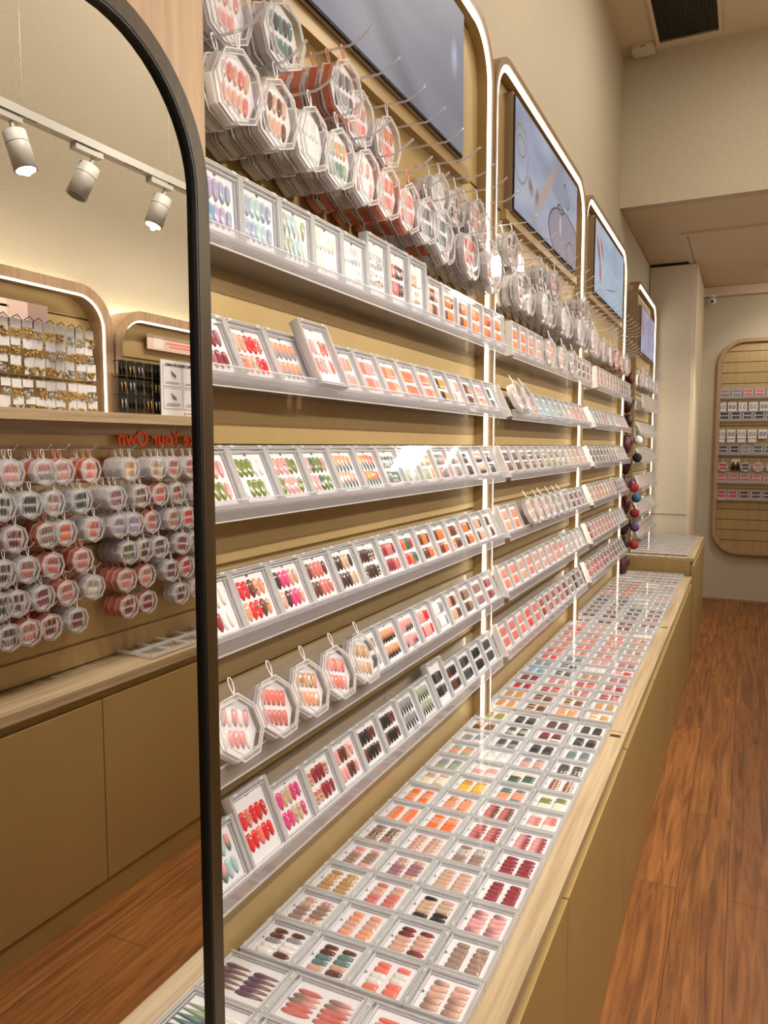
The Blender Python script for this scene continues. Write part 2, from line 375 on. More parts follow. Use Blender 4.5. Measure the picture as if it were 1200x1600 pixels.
# octagonal case
OR = .0525
def octo(r, n=8): return [(r * math.cos(2 * PI * (k + .0) / n + PI / 2), r * math.sin(2 * PI * (k + .0) / n + PI / 2)) for k in range(n)]
def oct_meshes(r):
    k = r / OR
    b = MB(); b.prism(octo(r * .96), 'y', -.0125, 0, 0)
    l = MB(); l.ring(octo(r), octo(r * .95), 'y', -.026, -.0115, 1); l.ring(octo(r * 1.004), octo(r * .965), 'y', -.0272, -.0250, 2); l.ring(octo(r * .96), octo(r * .84), 'y', -.0290, -.0262, 0); l.ring(octo(r * .845), octo(r * .82), 'y', -.0296, -.0270, 2)
    l.prism(octo(r * .84), 'y', -.0284, -.0280, 1)
    c = MB(); c.prism(octo(r * .86), 'y', -.0150, -.0127, 0)
    rb = MB(); pts = []
    for j in range(11):
        a = 2 * PI * j / 11 - PI / 2; wv = math.sin((a + PI / 2) / 2) ** .8
        pts.append((.0065 * math.cos(a) * wv, -.016 + .003 * math.sin(a), r + .013 + .0145 * math.sin(a)))
    rb.tube(pts, .0012, 5, closed=True); rb.tube([(0, -.016, r - .004), (0, -.016, r + .002)], .0016, 5)
    return b.mesh('base_shell', [M['white_base']]), l.mesh('lid', [M['rim'], M['clear'], M['edge']]), c.mesh('insert_card', [M['card']]), rb.mesh('ribbon_loop', [M['ribbon_w']], True)
OM = {'f': oct_meshes(OR), 'm': oct_meshes(.0455)}
def oct_case(origin, pal, shape, coral, label, group, face=1, tilt=0, roll=0, which='f', detail=2, spin=0, nodeco=False):
    o = empty('octagonal_nail_case', origin, label, 'nail case', group)
    o.matrix_world = Matrix.Translation(origin) @ Matrix.Rotation(face * PI / 2 + spin, 4, 'Z') @ Matrix.Rotation(-tilt, 4, 'X') @ Matrix.Rotation(roll, 4, 'Y')
    bs, ld, cd, rb = OM[which]
    inst('base_shell', bs, o, [M['coral_base'] if coral else M['white_base']]); inst('lid', ld, o)
    inst('ribbon_loop', rb, o, [M['ribbon_c'] if coral else M['ribbon_w']])
    if detail:
        c = inst('insert_card', cd, o); pp = parse(pal); k = 1.0 if which == 'f' else .87
        inst('nail_set', NSET_O[shape], c, [nmat(*pp[i % len(pp)]) for i in range(3)], (0, -.0150, 0), (k * 1.05, 1, k * 1.05))
    return o
# ---------------------------------------------------------------- the room
def struct(mb, name, mt, **k): o = mb.build(name, mt, **k); o['kind'] = 'structure'; return o
WX = -.82
struct(MB().box(WX - .1, 2.4, -1.6, 8.6, -.06, 0), 'floor', M['floor'])
struct(MB().box(WX - .12, WX, -1.6, 8.6, 0, 4.2), 'wall_left', M['wall'])
struct(MB().box(1.10, 1.22, -1.6, 5.35, 0, 4.2), 'wall_right', M['wall'])
struct(MB().box(2.28, 2.4, 5.35, 8.6, 0, 4.2), 'wall_side', M['wall'])
struct(MB().box(1.10, 2.4, 5.25, 5.37, 0, 3.16), 'wall_return', M['wall'])
struct(MB().box(WX, 2.4, -1.72, -1.6, 0, 4.2), 'wall_back', M['wall'])
struct(MB().box(WX, 2.4, 8.4, 8.52, 0, 3.2), 'wall_far', M['wall'])
struct(MB().box(WX - .1, 1.22, -1.7, 5.35, 4.12, 4.2), 'ceiling', M['ceiling'])
struct(MB().box(WX, 2.4, 5.45, 8.6, 3.16, 3.26), 'ceiling_lower', M['ceiling'])
struct(MB().box(WX, 2.4, 5.35, 5.45, 3.16, 4.2), 'wall_bulkhead', M['wall'])
pb = MB().box(WX + .006, -.452, 7.10, 8.398, 0, 3.135); pb.box(WX + .006, -.452, 7.096, 7.10, .975, .979, 1)
struct(pb, 'wall_pillar', [M['pillar'], M['ink']])
struct(MB().box(-.452, -.435, 7.14, 8.398, 0, 3.15), 'trim_pillar', M['ceiling'])
struct(MB().box(-.435, 2.28, 8.33, 8.4, 3.07, 3.158), 'trim_cove', M['ceiling'])
struct(MB().box(-.43, 2.28, 8.385, 8.4, 0, .02), 'baseboard_far', M['oak'])
h = empty('ceiling_hatch', (-.1, 6.9, 3.155), 'flat ceiling access hatch with thin frame in the lowered ceiling', 'hatch')
MB().box(-.455, 1.2, 6.20, 7.52, 3.150, 3.1595).build('door_panel', M['ceiling'], h)
MB().ring([(-.50, 6.14), (1.25, 6.14), (1.25, 7.58), (-.50, 7.58)], [(-.463, 6.19), (1.21, 6.19), (1.21, 7.53), (-.463, 7.53)], 'y', 0, 1) if False else None
fr = MB()
for bx in ((-.50, -.463, 6.14, 7.58), (-.463, 1.25, 6.14, 6.19), (-.463, 1.25, 7.53, 7.58)): fr.box(*bx, 3.143, 3.1595)
fr.build('frame', M['ceiling'], h)
# air vent and sensor on the ceiling
v = empty('ceiling_vent', (-.42, 4.7, 4.12), 'dark slatted air vent with pale frame in the high ceiling', 'vent')
vb = MB().box(-.585, -.245, 4.1, 5.22, 4.112, 4.1195); vb.build('backing', M['black'], v)
fb = MB(); fb.box(-.605, -.585, 4.08, 5.25, 4.098, 4.1195); fb.box(-.245, -.225, 4.08, 5.25, 4.098, 4.1195); fb.box(-.585, -.245, 5.22, 5.25, 4.098, 4.1195); fb.build('frame', M['ceiling'], v)
sb = MB()
for i in range(17): x = -.577 + i * .0198; sb.box(x, x + .005, 4.1, 5.22, 4.100, 4.112)
sb.build('louver', pmat('vent_slats', '2c1d14', .5), v)
s = empty('sensor_box', (-.685, 5.26, 4.12), 'small white sensor box on the high ceiling beside the dark vent', 'sensor')
MB().box(-.755, -.62, 5.21, 5.32, 4.085, 4.1195).build('body', M['pillar'], s, bevel=.004)
MB().box(-.70, -.692, 5.207, 5.2115, 4.098, 4.104).box(-.684, -.674, 5.207, 5.2115, 4.098, 4.104).build('lens', M['black'], s)
struct(MB().box(WX + .006, -.49, 7.104, 7.12, 3.1355, 3.1595), 'trim_shadow_gap', M['black'])
s = empty('security_camera', (-.355, 8.3, 3.07), 'small white security camera high on the far wall', 'camera')
MB().tube([(-.355, 8.3, 3.069), (-.355, 8.3, 3.055)], .035, 12).build('mount_plate', M['white'], s)
MB().ball((-.355, 8.29, 3.015), .034, 12, 8).build('body', M['white'], s, True)
MB().ball((-.358, 8.262, 3.008), .015, 10, 6).build('lens', M['black'], s, True)
# ---------------------------------------------------------------- mirror panel and arched mirror
MX = -.5775; PX = -.587
struct(MB().box(WX + .0005, PX, -1.58, .7375, .6806, 4.115), 'wall_mirror_panel', M['oak'])
mir = empty('arched_mirror', (PX, .3, .2), 'tall round-topped mirror in a dark bronze frame on a pale oak panel', 'mirror')
def arch(y0, y1, z0, z1, r, n=14, bottom=False):
    p = [(y1, z0)] + [(y1 - r + r * math.cos(PI / 2 * k / n), z1 - r + r * math.sin(PI / 2 * k / n)) for k in range(n + 1)]
    p += [(y0 + r - r * math.sin(PI / 2 * k / n), z1 - r + r * math.cos(PI / 2 * k / n)) for k in range(n + 1)] + [(y0, z0)]
    return p
RA = .165
MB().ring(arch(-.16, .7215, .6815, 2.026, RA), arch(-.140, .7015, .6815, 2.006, RA - .020), 'x', PX + .0005, -.5705, 0, closed=False).build('frame', M['bronze'], mir)
MB().ring(arch(-.1395, .7010, .6815, 2.0055, RA - .0205), arch(-.137, .6985, .6815, 2.003, RA - .023), 'x', MX, -.5710, 0, closed=False).build('inner_edge', M['black'], mir)
MB().prism(arch(-.1398, .7012, .6815, 2.0058, RA - .0202), 'x', PX + .0005, MX).build('glass', M['mirror'], mir)
# ---------------------------------------------------------------- display bays on the left wall
BX = -.785   # face of the slatted back panel
FX = -.745   # face of the frames
BAYS = [(.74, 2.348, .68, 2.848), (2.354, 3.832, .68, 2.842), (3.838, 5.262, .68, 2.842), (5.775, 7.06, .795, 2.79)]
BN = ['nearest', 'second', 'third', 'farthest']
HN = ['beside the mirror', 'second from the mirror', 'third from the mirror', 'beside the far pillar']
for bi, (y0, y1, z0, z1) in enumerate(BAYS):
    t = empty('display_bay', (WX, (y0 + y1) / 2, z0), 'gold slatted wall bay in an arched oak frame with light strip, %s' % HN[bi], 'display bay', 'lit display bays along the wall')
    ya = y0 + .022; yb = y1 - .022; R = .17
    MB().ring(arch(y0, y1, z0 + .0005, z1, R), arch(ya, yb, z0 + .0005, z1 - .022, R - .022), 'x', WX + .0005, FX, 0, closed=False).build('frame', M['dark_oak'], t)
    MB().ring(arch(ya, yb, z0 + .0005, z1 - .022, R - .022), arch(ya + .020, yb - .020, z0 + .0005, z1 - .042, R - .042), 'x', FX - .010, FX - .004, 0, closed=False).build('light_strip', M['led'], t)
    MB().ring(arch(ya, yb, z0 + .0005, z1 - .022, R - .022), arch(ya + .020, yb - .020, z0 + .0005, z1 - .042, R - .042), 'x', BX - .02, FX - .0105, 0, closed=False).build('strip_channel', M['goldpanel'], t)
    pn = MB(); zz = [z0 + .0005] + [g for g in (.98, 1.18, 1.38, 1.58, 1.78, 1.98, 2.18, 2.378) if g > z0 + .1] + [z1 - .045]
    for a, b_ in zip(zz[:-1], zz[1:]):
        pn.box(BX - .012, BX, ya + .003, yb - .003, a + (.004 if a > z0 + .01 else 0), b_ - .004, 0)
    pn.box(WX + .001, BX - .0125, ya + .003, yb - .003, z0 + .0005, z1 - .045, 0)
    pn.build('slat_panel', M['goldpanel'], t)
# screens
def screen_mat(name, stops, blobs, es=1.0):
    mt, nt, b = newmat(name)
    tc = nd(nt, 'ShaderNodeTexCoord'); n = nd(nt, 'ShaderNodeTexNoise'); n.inputs['Scale'].default_value = 2.2; n.inputs['Detail'].default_value = 3; n.inputs['Distortion'].default_value = .6
    nt.links.new(tc.outputs['Generated'], n.inputs[0]); col = ramp(nt, n.outputs[0], stops)
    sp = nd(nt, 'ShaderNodeSeparateXYZ'); nt.links.new(tc.outputs['Generated'], sp.inputs[0])
    def mth(op, a, b_=None, c=None):
        x = nd(nt, 'ShaderNodeMath', operation=op)
        for i, q in enumerate((a, b_, c)):
            if q is None: continue
            if isinstance(q, (int, float)): x.inputs[i].default_value = q
            else: nt.links.new(q, x.inputs[i])
        return x.outputs[0]
    for (cy, cz, ry, rz, c, ring, soft, rot) in blobs:
        dy = mth('SUBTRACT', sp.outputs[1], cy); dz = mth('SUBTRACT', sp.outputs[2], cz); cr, sr = math.cos(rot), math.sin(rot)
        a = mth('ADD', mth('MULTIPLY', dy, cr / ry), mth('MULTIPLY', dz, sr / ry)); e_ = mth('ADD', mth('MULTIPLY', dy, -sr / rz), mth('MULTIPLY', dz, cr / rz))
        d = mth('SQRT', mth('ADD', mth('MULTIPLY', a, a), mth('MULTIPLY', e_, e_)))
        if ring: f = mth('LESS_THAN', mth('ABSOLUTE', mth('SUBTRACT', d, 1.0)), ring)
        else:
            mr = nd(nt, 'ShaderNodeMapRange'); mr.inputs[1].default_value = 1.0; mr.inputs[2].default_value = 1.0 - soft; nt.links.new(d, mr.inputs[0]); f = mr.outputs[0]
        mx = nd(nt, 'ShaderNodeMixRGB'); nt.links.new(f, mx.inputs[0]); nt.links.new(col, mx.inputs[1]); mx.inputs[2].default_value = lin(c); col = mx.outputs[0]
    b.inputs['Base Color'].default_value = (.02, .02, .02, 1); b.inputs['Roughness'].default_value = .45; b.inputs['Specular IOR Level'].default_value = .15
    nt.links.new(col, b.inputs['Emission Color']); b.inputs['Emission Strength'].default_value = es
    return mt
SC = [
 (1.02, 2.073, [(.3, '9c98a6'), (.5, 'a4a2b2'), (.7, 'b0aebc')], [(.22, .5, .16, .9, 'bdb9c4', 0, .9, .5), (.62, .1, .1, .9, '8e8a98', 0, .9, .6), (.93, .62, .03, .16, 'dfe6ff', 0, .9, 0)], 'large screen with a plain blurred lavender picture, beside the mirror'),
 (2.600, 3.625, [(.3, '9aa2b4'), (.5, 'b0b8d0'), (.7, 'c6cadc')], [(.07, .55, .09, .26, 'a89884', .05, 0, 0), (.07, .62, .05, .09, 'b08878', .09, 0, 0), (.42, .5, .06, .55, 'c8b09c', 0, .8, -.42), (.2, .36, .05, .11, '8c6c64', 0, .9, .2), (.29, .33, .035, .12, '946c5c', 0, .9, -.1), (.78, .22, .3, .30, 'a89aa8', 0, .06, 0), (.78, .22, .3, .30, '5a5058', .03, 0, 0), (.68, .32, .022, .13, 'ccc8ea', 0, .3, 0), (.68, .5, .05, .04, '504850', .2, 0, 0), (.78, .72, .035, .12, '5e5c6c', .1, 0, .3), (.88, .12, .08, .13, '6a6270', .06, 0, 0)], 'screen showing necklaces and rings laid on pale cloth'),
 (4.115, 5.09, [(.3, 'a8bcd2'), (.5, 'b8cce0'), (.7, 'c6d6e6')], [(.10, .62, .05, .22, 'b86a60', 0, .5, .3), (.2, .70, .04, .18, 'bc766c', 0, .5, .4), (.16, .34, .05, .2, 'c07c70', 0, .5, .1), (.06, .9, .2, .2, 'd0c8cc', 0, .9, 0), (.55, .25, .3, .02, '8094b0', 0, .6, .4)], 'screen showing a reddish pattern beside pale blue cloth'),
 (6.07, 6.93, [(.3, 'a8a0c0'), (.5, 'b6b0d0'), (.7, 'c4bfda')], [(.12, .6, .12, .4, 'c88a80', 0, .7, .2), (.6, .3, .02, .4, '7c7090', 0, .6, .2)], 'small screen with a lilac picture, beside the far pillar')]
for i, (a, b_, st, bl, lb) in enumerate(SC):
    za, zb = (2.395, 2.765) if i < 3 else (2.30, 2.63)
    t = empty('display_screen', (BX, (a + b_) / 2, za), lb, 'screen', 'screens above the hooks')
    MB().box(BX + .0005, FX - .012, a - .012, b_ + .012, za - .012, zb + .012).build('back_mount', M['dark_oak'], t)
    MB().box(FX - .0118, FX - .006, a - .005, b_ + .005, za - .005, zb + .005).build('bezel', M['black'], t)
    MB().box(FX - .0058, FX - .004, a, b_, za, zb).build('display_surface', screen_mat('screen_picture', st, bl, .46 if i == 0 else .6), t)
    if i < 3:
        t2 = MB().box(BX + .0005, BX + .022, a - .05, b_ + .10, za - .045, za - .012)
        q = t2.build('screen_ledge', M['goldpanel']); tag(q, 'thin gold ledge under the screen of the bay %s' % HN[i], 'ledge', 'ledges under the screens')
# ---------------------------------------------------------------- counters
CXF = -.305
def counter(y0, y1, zt, xf, seams, label, where):
    c = MB().box(WX + .0005, xf, y0, y1, zt - .022, zt).build('countertop', M['oak_y']); tag(c, 'pale oak countertop %s' % where, 'countertop', 'countertops along the display wall')
    t = empty('base_cabinet', ((WX + xf) / 2, (y0 + y1) / 2, 0), label, 'cabinet', 'gold base cabinets')
    xd = xf + .013
    MB().box(WX + .001, xd - .035, y0 + .001, y1 - .001, .0005, zt - .0225).build('body', M['goldcab'], t)
    e_ = [y0] + seams + [y1]
    for a, b_ in zip(e_[:-1], e_[1:]):
        MB().box(xd - .032, xd - .010, a + .002, b_ - .002, .045, zt - .052).build('door', M['goldcab'], t, bevel=.0015)
    MB().box(xd - .034, xd - .016, y0 + .001, y1 - .001, .0005, .043).build('plinth', M['goldcab'], t)
counter(-1.55 + 0, 2.400, .68, CXF, [.82, 1.53], 'matt gold base cabinet with doors under the near countertop', 'nearest the mirror')
counter(2.404, 3.955, .68, CXF, [3.18], 'matt gold base cabinet in the middle of the counter run', 'in the middle of the run')
counter(3.959, 5.560, .68, CXF, [4.75], 'matt gold base cabinet at the end of the low counter run', 'at the end of the low run')
counter(5.640, 7.060, .795, -.300, [6.35], 'taller gold base cabinet in front of the pillar', 'taller and beside the pillar')
for yy in (2.36, 3.92, 5.52):
    q = MB().box(-.349, -.318, yy - .008, yy + .012, .6797, .6806).build('cable_slot', M['bronze']); tag(q, 'dark cable slot cut in the countertop, %s' % {2.36: 'near joint', 3.92: 'middle joint', 5.52: 'end of the low run'}[yy], 'slot', 'slots in the countertops')
# ---------------------------------------------------------------- cases lying on the counter
C1 = [  # four columns (wall side first), rows away from the mirror
 [('white brown grey', 'almond'), ('taupe pink*', 'almond'), ('tan amber*', 'almond'), ('taupe pink', 'square'), ('taupe brown*', 'coffin'), ('peach>orange', 'square'), ('orange peach', 'square'), ('cream beige', 'almond'), ('sage grey', 'coffin'), ('sage peach', 'coffin'), ('grey clear', 'coffin'), ('brown tan', 'coffin'), ('olive tan', 'almond')],
 [('brown teal nude', 'coffin'), ('peach nude', 'square'), ('rose nude', 'square'), ('mauve nude*', 'coffin'), ('pink*', 'coffin'), ('orange peach', 'coffin'), ('peach orange*', 'coffin'), ('yellow amber', 'coffin'), ('clear pink', 'coffin'), ('clear white', 'coffin'), ('charcoal grey', 'square'), ('charcoal grey*', 'square'), ('black charcoal', 'coffin')],
 [('coral clear', 'square'), ('nude brown>wine', 'almond'), ('beige black nude', 'coffin'), ('beige>nude', 'coffin'), ('taupe silver*', 'coffin'), ('rose>wine', 'coffin'), ('rose>brown', 'coffin'), ('peach teal', 'coffin'), ('green cream charcoal', 'almond'), ('nude grey pink', 'square'), ('charcoal black', 'coffin'), ('wine brown white', 'coffin'), ('brown charcoal', 'coffin')],
 [('taupe>nude nude', 'coffin'), ('taupe', 'square'), ('mauve>pink pink', 'coffin'), ('wine', 'square'), ('wine', 'coffin'), ('pink>wine', 'coffin'), ('pink>rose clear', 'coffin'), ('cream olive clear', 'coffin'), ('wine*', 'square'), ('charcoal black*', 'coffin'), ('teal grey', 'square'), ('black charcoal', 'coffin'), ('black', 'square')]]
PI_Y = .1055; CX0 = -.775; CPX = .1050
used = set()
def uniq(lb):
    assert lb not in used, lb
    used.add(lb); return lb
COLN = ['wall-side column', 'second column', 'third column', 'aisle-side column']
def flat_case(x_front, y, z, pal, shape, label, group, detail, kind='std'):
    # lies on its back, hinge towards the wall
    return nail_case(kind, (x_front, y, z), PI / 2, pal, shape, label, group, detail)
for c in range(4):
    for r in range(13):
        pal, shp = C1[c][r]
        flat_case(CX0 + CPX * (c + 1), 1.020 + PI_Y * (r + .5), .6806, pal, shp,
                  uniq('%s nail case on near counter, %s, %s from mirror' % (words_of(pal), COLN[c], NUM[r + 1])), 'nail cases lying on the near counter', 2)
BIG = [[('purple>taupe', 'stiletto'), ('rose taupe>pink', 'almond'), ('coral peach', 'square')], [('aqua white sage', 'almond'), ('nude pink', 'square'), ('teal sage', 'stiletto')]]
for r in range(2):
    for c in range(3):
        x1 = -.775 + .143 * (c + 1)
        if r == 1 and c < 1: pass
        pal, shp = BIG[r][c]
        flat_case(x1 - .0215, 1.016 - .103 * (r + .5), .6806, pal, shp, uniq('wide case of %s nails at mirror foot, %s, %s row' % (words_of(pal), COLN[c] if c < 2 else 'aisle side', ['rear', 'front'][r])), 'wide nail cases at the mirror foot', 2, 'big').scale = (1.0 * .1015 / .140, 1, .1425 / .100)
def pick(rnd, opts): return opts[rnd.randrange(len(opts))]
WARM_P = ['coral', 'orange coral', 'pink coral', 'red coral', 'pink', 'peach pink', 'rose nude', 'nude', 'pink>rose', 'peach>coral']
DARK_P = ['brown', 'charcoal', 'chocolate brown', 'wine brown', 'black charcoal', 'taupe brown', 'brown*', 'mauve brown']
COOL_P = ['grey', 'grey silver', 'sage', 'blue aqua', 'clear grey', 'teal grey', 'cream', 'clear cream']
NUDE_P = ['nude', 'beige nude', 'nude rose', 'taupe nude', 'tan beige', 'rose pink', 'mauve rose', 'nude*']
ZONE2 = [[['amber orange*'], ['amber tan'], ['wine red'], ['wine brown'], ['blue aqua'], ['grey blue'], ['red coral'], ['coral red'], WARM_P, WARM_P, WARM_P, WARM_P, WARM_P, DARK_P],
         [['brown tan'], ['brown tan'], ['rose wine'], ['rose pink'], ['charcoal grey'], ['charcoal silver'], COOL_P, WARM_P, WARM_P, WARM_P, WARM_P, WARM_P, NUDE_P, DARK_P],
         [['amber peach'], ['brown amber'], ['rose wine'], ['coral wine'], ['tan'], ['clear'], ['pink'], WARM_P, NUDE_P, WARM_P, WARM_P, WARM_P, DARK_P, DARK_P],
         [['amber clear'], ['tan amber'], ['rose wine'], ['wine rose'], ['mauve rose'], ['red clear'], NUDE_P, NUDE_P, NUDE_P, NUDE_P, NUDE_P, COOL_P, COOL_P, DARK_P]]
rz = random.Random(11)
STUFF = []   # far cases: (matrix, palette, shape, kind)
for c in range(4):
    for r in range(14):
        pal = pick(rz, ZONE2[c][r]); shp = pick(rz, ['coffin', 'coffin', 'almond', 'square'])
        flat_case(CX0 + CPX * (c + 1), 2.418 + .1060 * (r + .5), .6806, pal, shp,
                  uniq('%s nail case on middle counter, %s, %s from joint' % (words_of(pal), COLN[c], NUM[r + 1])), 'nail cases lying on the middle counter', 1)
for c in range(4):
    for r in range(15):
        pal = pick(rz, (DARK_P if (r < 3 or (r < 6 and c < 2)) else WARM_P if (c < 2 and r < 10) else COOL_P + NUDE_P)); shp = 'coffin'
        x, y = CX0 + CPX * (c + 1), 3.935 + .1065 * (r + .5)
        if r < 7: flat_case(x, y, .6806, pal, shp, uniq('%s nail case on third counter, %s, %s from joint' % (words_of(pal), COLN[c], NUM[r + 1])), 'nail cases lying on the third counter', 1)
        else: STUFF.append(((x, y, .6806), PI / 2, pal, shp, 'std'))
for c in range(4):
    for r in range(10):
        STUFF.append(((-.735 + .098 * (c + 1), 5.72 + .125 * (r + .5), .7956), PI / 2, pick(rz, COOL_P + NUDE_P + WARM_P[:6]), 'coffin', 'std'))
# ---------------------------------------------------------------- shelves and their cases
RZ = [1.880, 1.684, 1.487, 1.289, 1.091, .891]
TL = math.radians(24)
RN = ['top', 'second', 'third', 'fourth', 'fifth', 'bottom']
R1 = [
 [('periwinkle lilac blue', 'almond'), ('periwinkle aqua', 'almond'), ('aqua sage cream', 'stiletto'), ('cream white', 'almond'), ('clear silver', 'almond'), ('silver clear*', 'almond', 'tall'), ('brown rose', 'coffin', 'tall'), ('white nude', 'square', 'tall'), ('nude brown', 'coffin'), ('orange brown', 'coffin'), ('orange brown peach', 'coffin'), ('orange peach', 'coffin'), ('orange red', 'coffin'), ('orange tan', 'coffin')],
 [('mauve wine', 'almond'), ('red nude coral', 'almond'), ('peach>grey', 'almond'), ('pink coral clear', 'almond', 'tall'), ('nude pink', 'coffin'), ('pink coral', 'coffin'), ('coral peach', 'coffin'), ('coral orange', 'coffin'), ('peach coral', 'coffin'), ('amber black', 'coffin'), ('pink clear', 'coffin'), ('brown tan*', 'almond'), ('pink coral*', 'coffin'), ('charcoal white', 'coffin')],
 [('olive pink', 'almond'), ('olive white olive', 'almond'), ('pink olive', 'almond'), ('pink olive green', 'almond'), ('peach>teal', 'stiletto'), ('coral>teal amber>teal', 'stiletto'), ('teal charcoal*', 'coffin'), ('sage clear', 'coffin'), ('sage amber clear', 'coffin'), ('rose teal', 'coffin'), ('pink teal', 'coffin'), ('chocolate white', 'coffin'), ('peach>black', 'coffin'), ('black grey', 'coffin')],
 [('white wine', 'almond'), ('red peach brown', 'almond'), ('nude magenta chocolate', 'almond'), ('rose brown', 'almond'), ('chocolate beige', 'almond'), ('chocolate black*', 'coffin'), ('wine rose', 'coffin'), ('red green orange', 'coffin'), ('brown orange', 'coffin'), ('orange brown', 'coffin'), ('brown orange*', 'coffin'), ('orange black', 'coffin'), ('nude brown', 'coffin'), ('clear brown', 'coffin')],
 [('pink white', 'almond'), ('coral>rose', 'coffin'), ('peach tan*', 'coffin'), ('coral pink', 'coffin'), ('beige tan', 'almond'), ('taupe black nude', 'square'), ('peach>black', 'coffin'), ('pink>charcoal pink', 'coffin'), ('pink red', 'coffin'), ('white grey', 'coffin'), ('nude brown', 'coffin'), ('taupe brown', 'coffin'), ('mauve taupe', 'square'), ('mauve wine', 'square')],
 [('pink>teal aqua', 'almond'), ('red red coral', 'almond', 'tall'), ('magenta beige', 'almond'), ('wine rose*', 'coffin'), ('pink brown', 'coffin'), ('black brown', 'coffin'), ('black brown black', 'coffin'), ('grey>black', 'stiletto'), ('sage>black', 'stiletto'), ('black charcoal', 'coffin', 'tall'), ('black brown', 'coffin'), ('charcoal black', 'coffin'), ('black', 'coffin'), ('charcoal', 'coffin')]]
def shelf(y0, y1, z, label, group):
    t = empty('acrylic_shelf', (BX, (y0 + y1) / 2, z), label, 'shelf', group)
    zf = z - .0125
    MB().box(BX + .0005, -.686, y0, y1, zf - .003, zf).build('shelf_floor', M['shelf'], t)
    MB().box(-.686, -.683, y0, y1, zf - .004, z + .012).box(-.6862, -.6828, y0, y1, z + .0122, z + .0138, 1).box(-.6862, -.6828, y0, y1, zf - .006, zf - .0042, 1).build('front_lip', [M['shelf_lip'], M['edge']], t)
    MB().box(BX + .0006, BX + .003, y0, y1, zf, z + .085).build('back_plate', M['shelf'], t)
    for yy in (y0, y1 - .0025):
        MB().prism([(BX + .0032, zf + .0002), (-.6865, zf + .0002), (-.6865, z + .012), (BX + .0032, z + .075)], 'y', yy, yy + .0025).build('end_panel', M['shelf'], t)
def on_shelf(kind, y, z, tilt):
    w_, h_, d = CDIM[kind]
    return (-.6905 - d * math.cos(tilt), y, z - d * math.sin(tilt))
GEM = pmat('crystal_gems', 'e8e4ea', .05, .6)
for ri, z in enumerate(RZ):
    tilt = math.radians(3) if ri == 0 else TL
    shelf(.846, 1.634, z, 'clear acrylic shelf, %s row of first bay, section touching the mirror panel' % RN[ri], 'acrylic shelves of the bay beside the mirror')
    shelf(1.637, 2.318, z, 'clear acrylic shelf, %s row of first bay, section next to the second bay' % RN[ri], 'acrylic shelves of the bay beside the mirror')
    for i in range(14):
        y = .850 + .1045 * (i + .5)
        e_ = R1[ri][i]; pal, shp = e_[0], e_[1]; kind = e_[2] if len(e_) > 2 else 'std'
        if ri == 4 and i < 5:
            yy = .865 + .104 * (i + .5) - .01
            oct_case((-.700, yy, z + .053), pal, shp, False, uniq('octagonal %s nail case standing on the fifth shelf, %s from mirror' % (words_of(pal), NUM[i + 1])), 'octagonal cases standing on the fifth shelf', 1, TL, .35, detail=2, spin=.0)
            continue
        lb = uniq('%s%s nail case on %s shelf beside mirror, %s from mirror' % ('tall ' if kind == 'tall' else '', words_of(pal), RN[ri], NUM[i + 1]))
        o = on_shelf(kind, y, z, tilt)
        deco = GEM if ((ri, i) in ((5, 1), (1, 3), (2, 2), (2, 3), (0, 5), (3, 1), (5, 2), (1, 1))) else None
        if kind == 'tall' and ri in (1, 5): o = (o[0] + .019, o[1] - .012, o[2] + .006) if ri == 1 else (o[0] + .004, o[1], o[2])
        nail_case(kind, o, tilt, pal, shp, lb, 'nail cases on the shelves beside the mirror', 2, deco=deco)
Z2 = [[WARM_P, NUDE_P, DARK_P], [WARM_P + COOL_P, COOL_P, WARM_P], [['chocolate brown', 'brown chocolate', 'brown'], ['brown*', 'olive brown', 'taupe brown'], NUDE_P],
      [['peach nude', 'orange peach', 'pink peach'], ['pink nude', 'grey', 'amber peach'], DARK_P], [['nude', 'wine rose', 'coral nude'], ['peach coral', 'pink nude'], ['clear nude', 'silver nude']],
      [['rose coral', 'red coral', 'coral pink'], ['wine rose', 'rose brown'], DARK_P]]
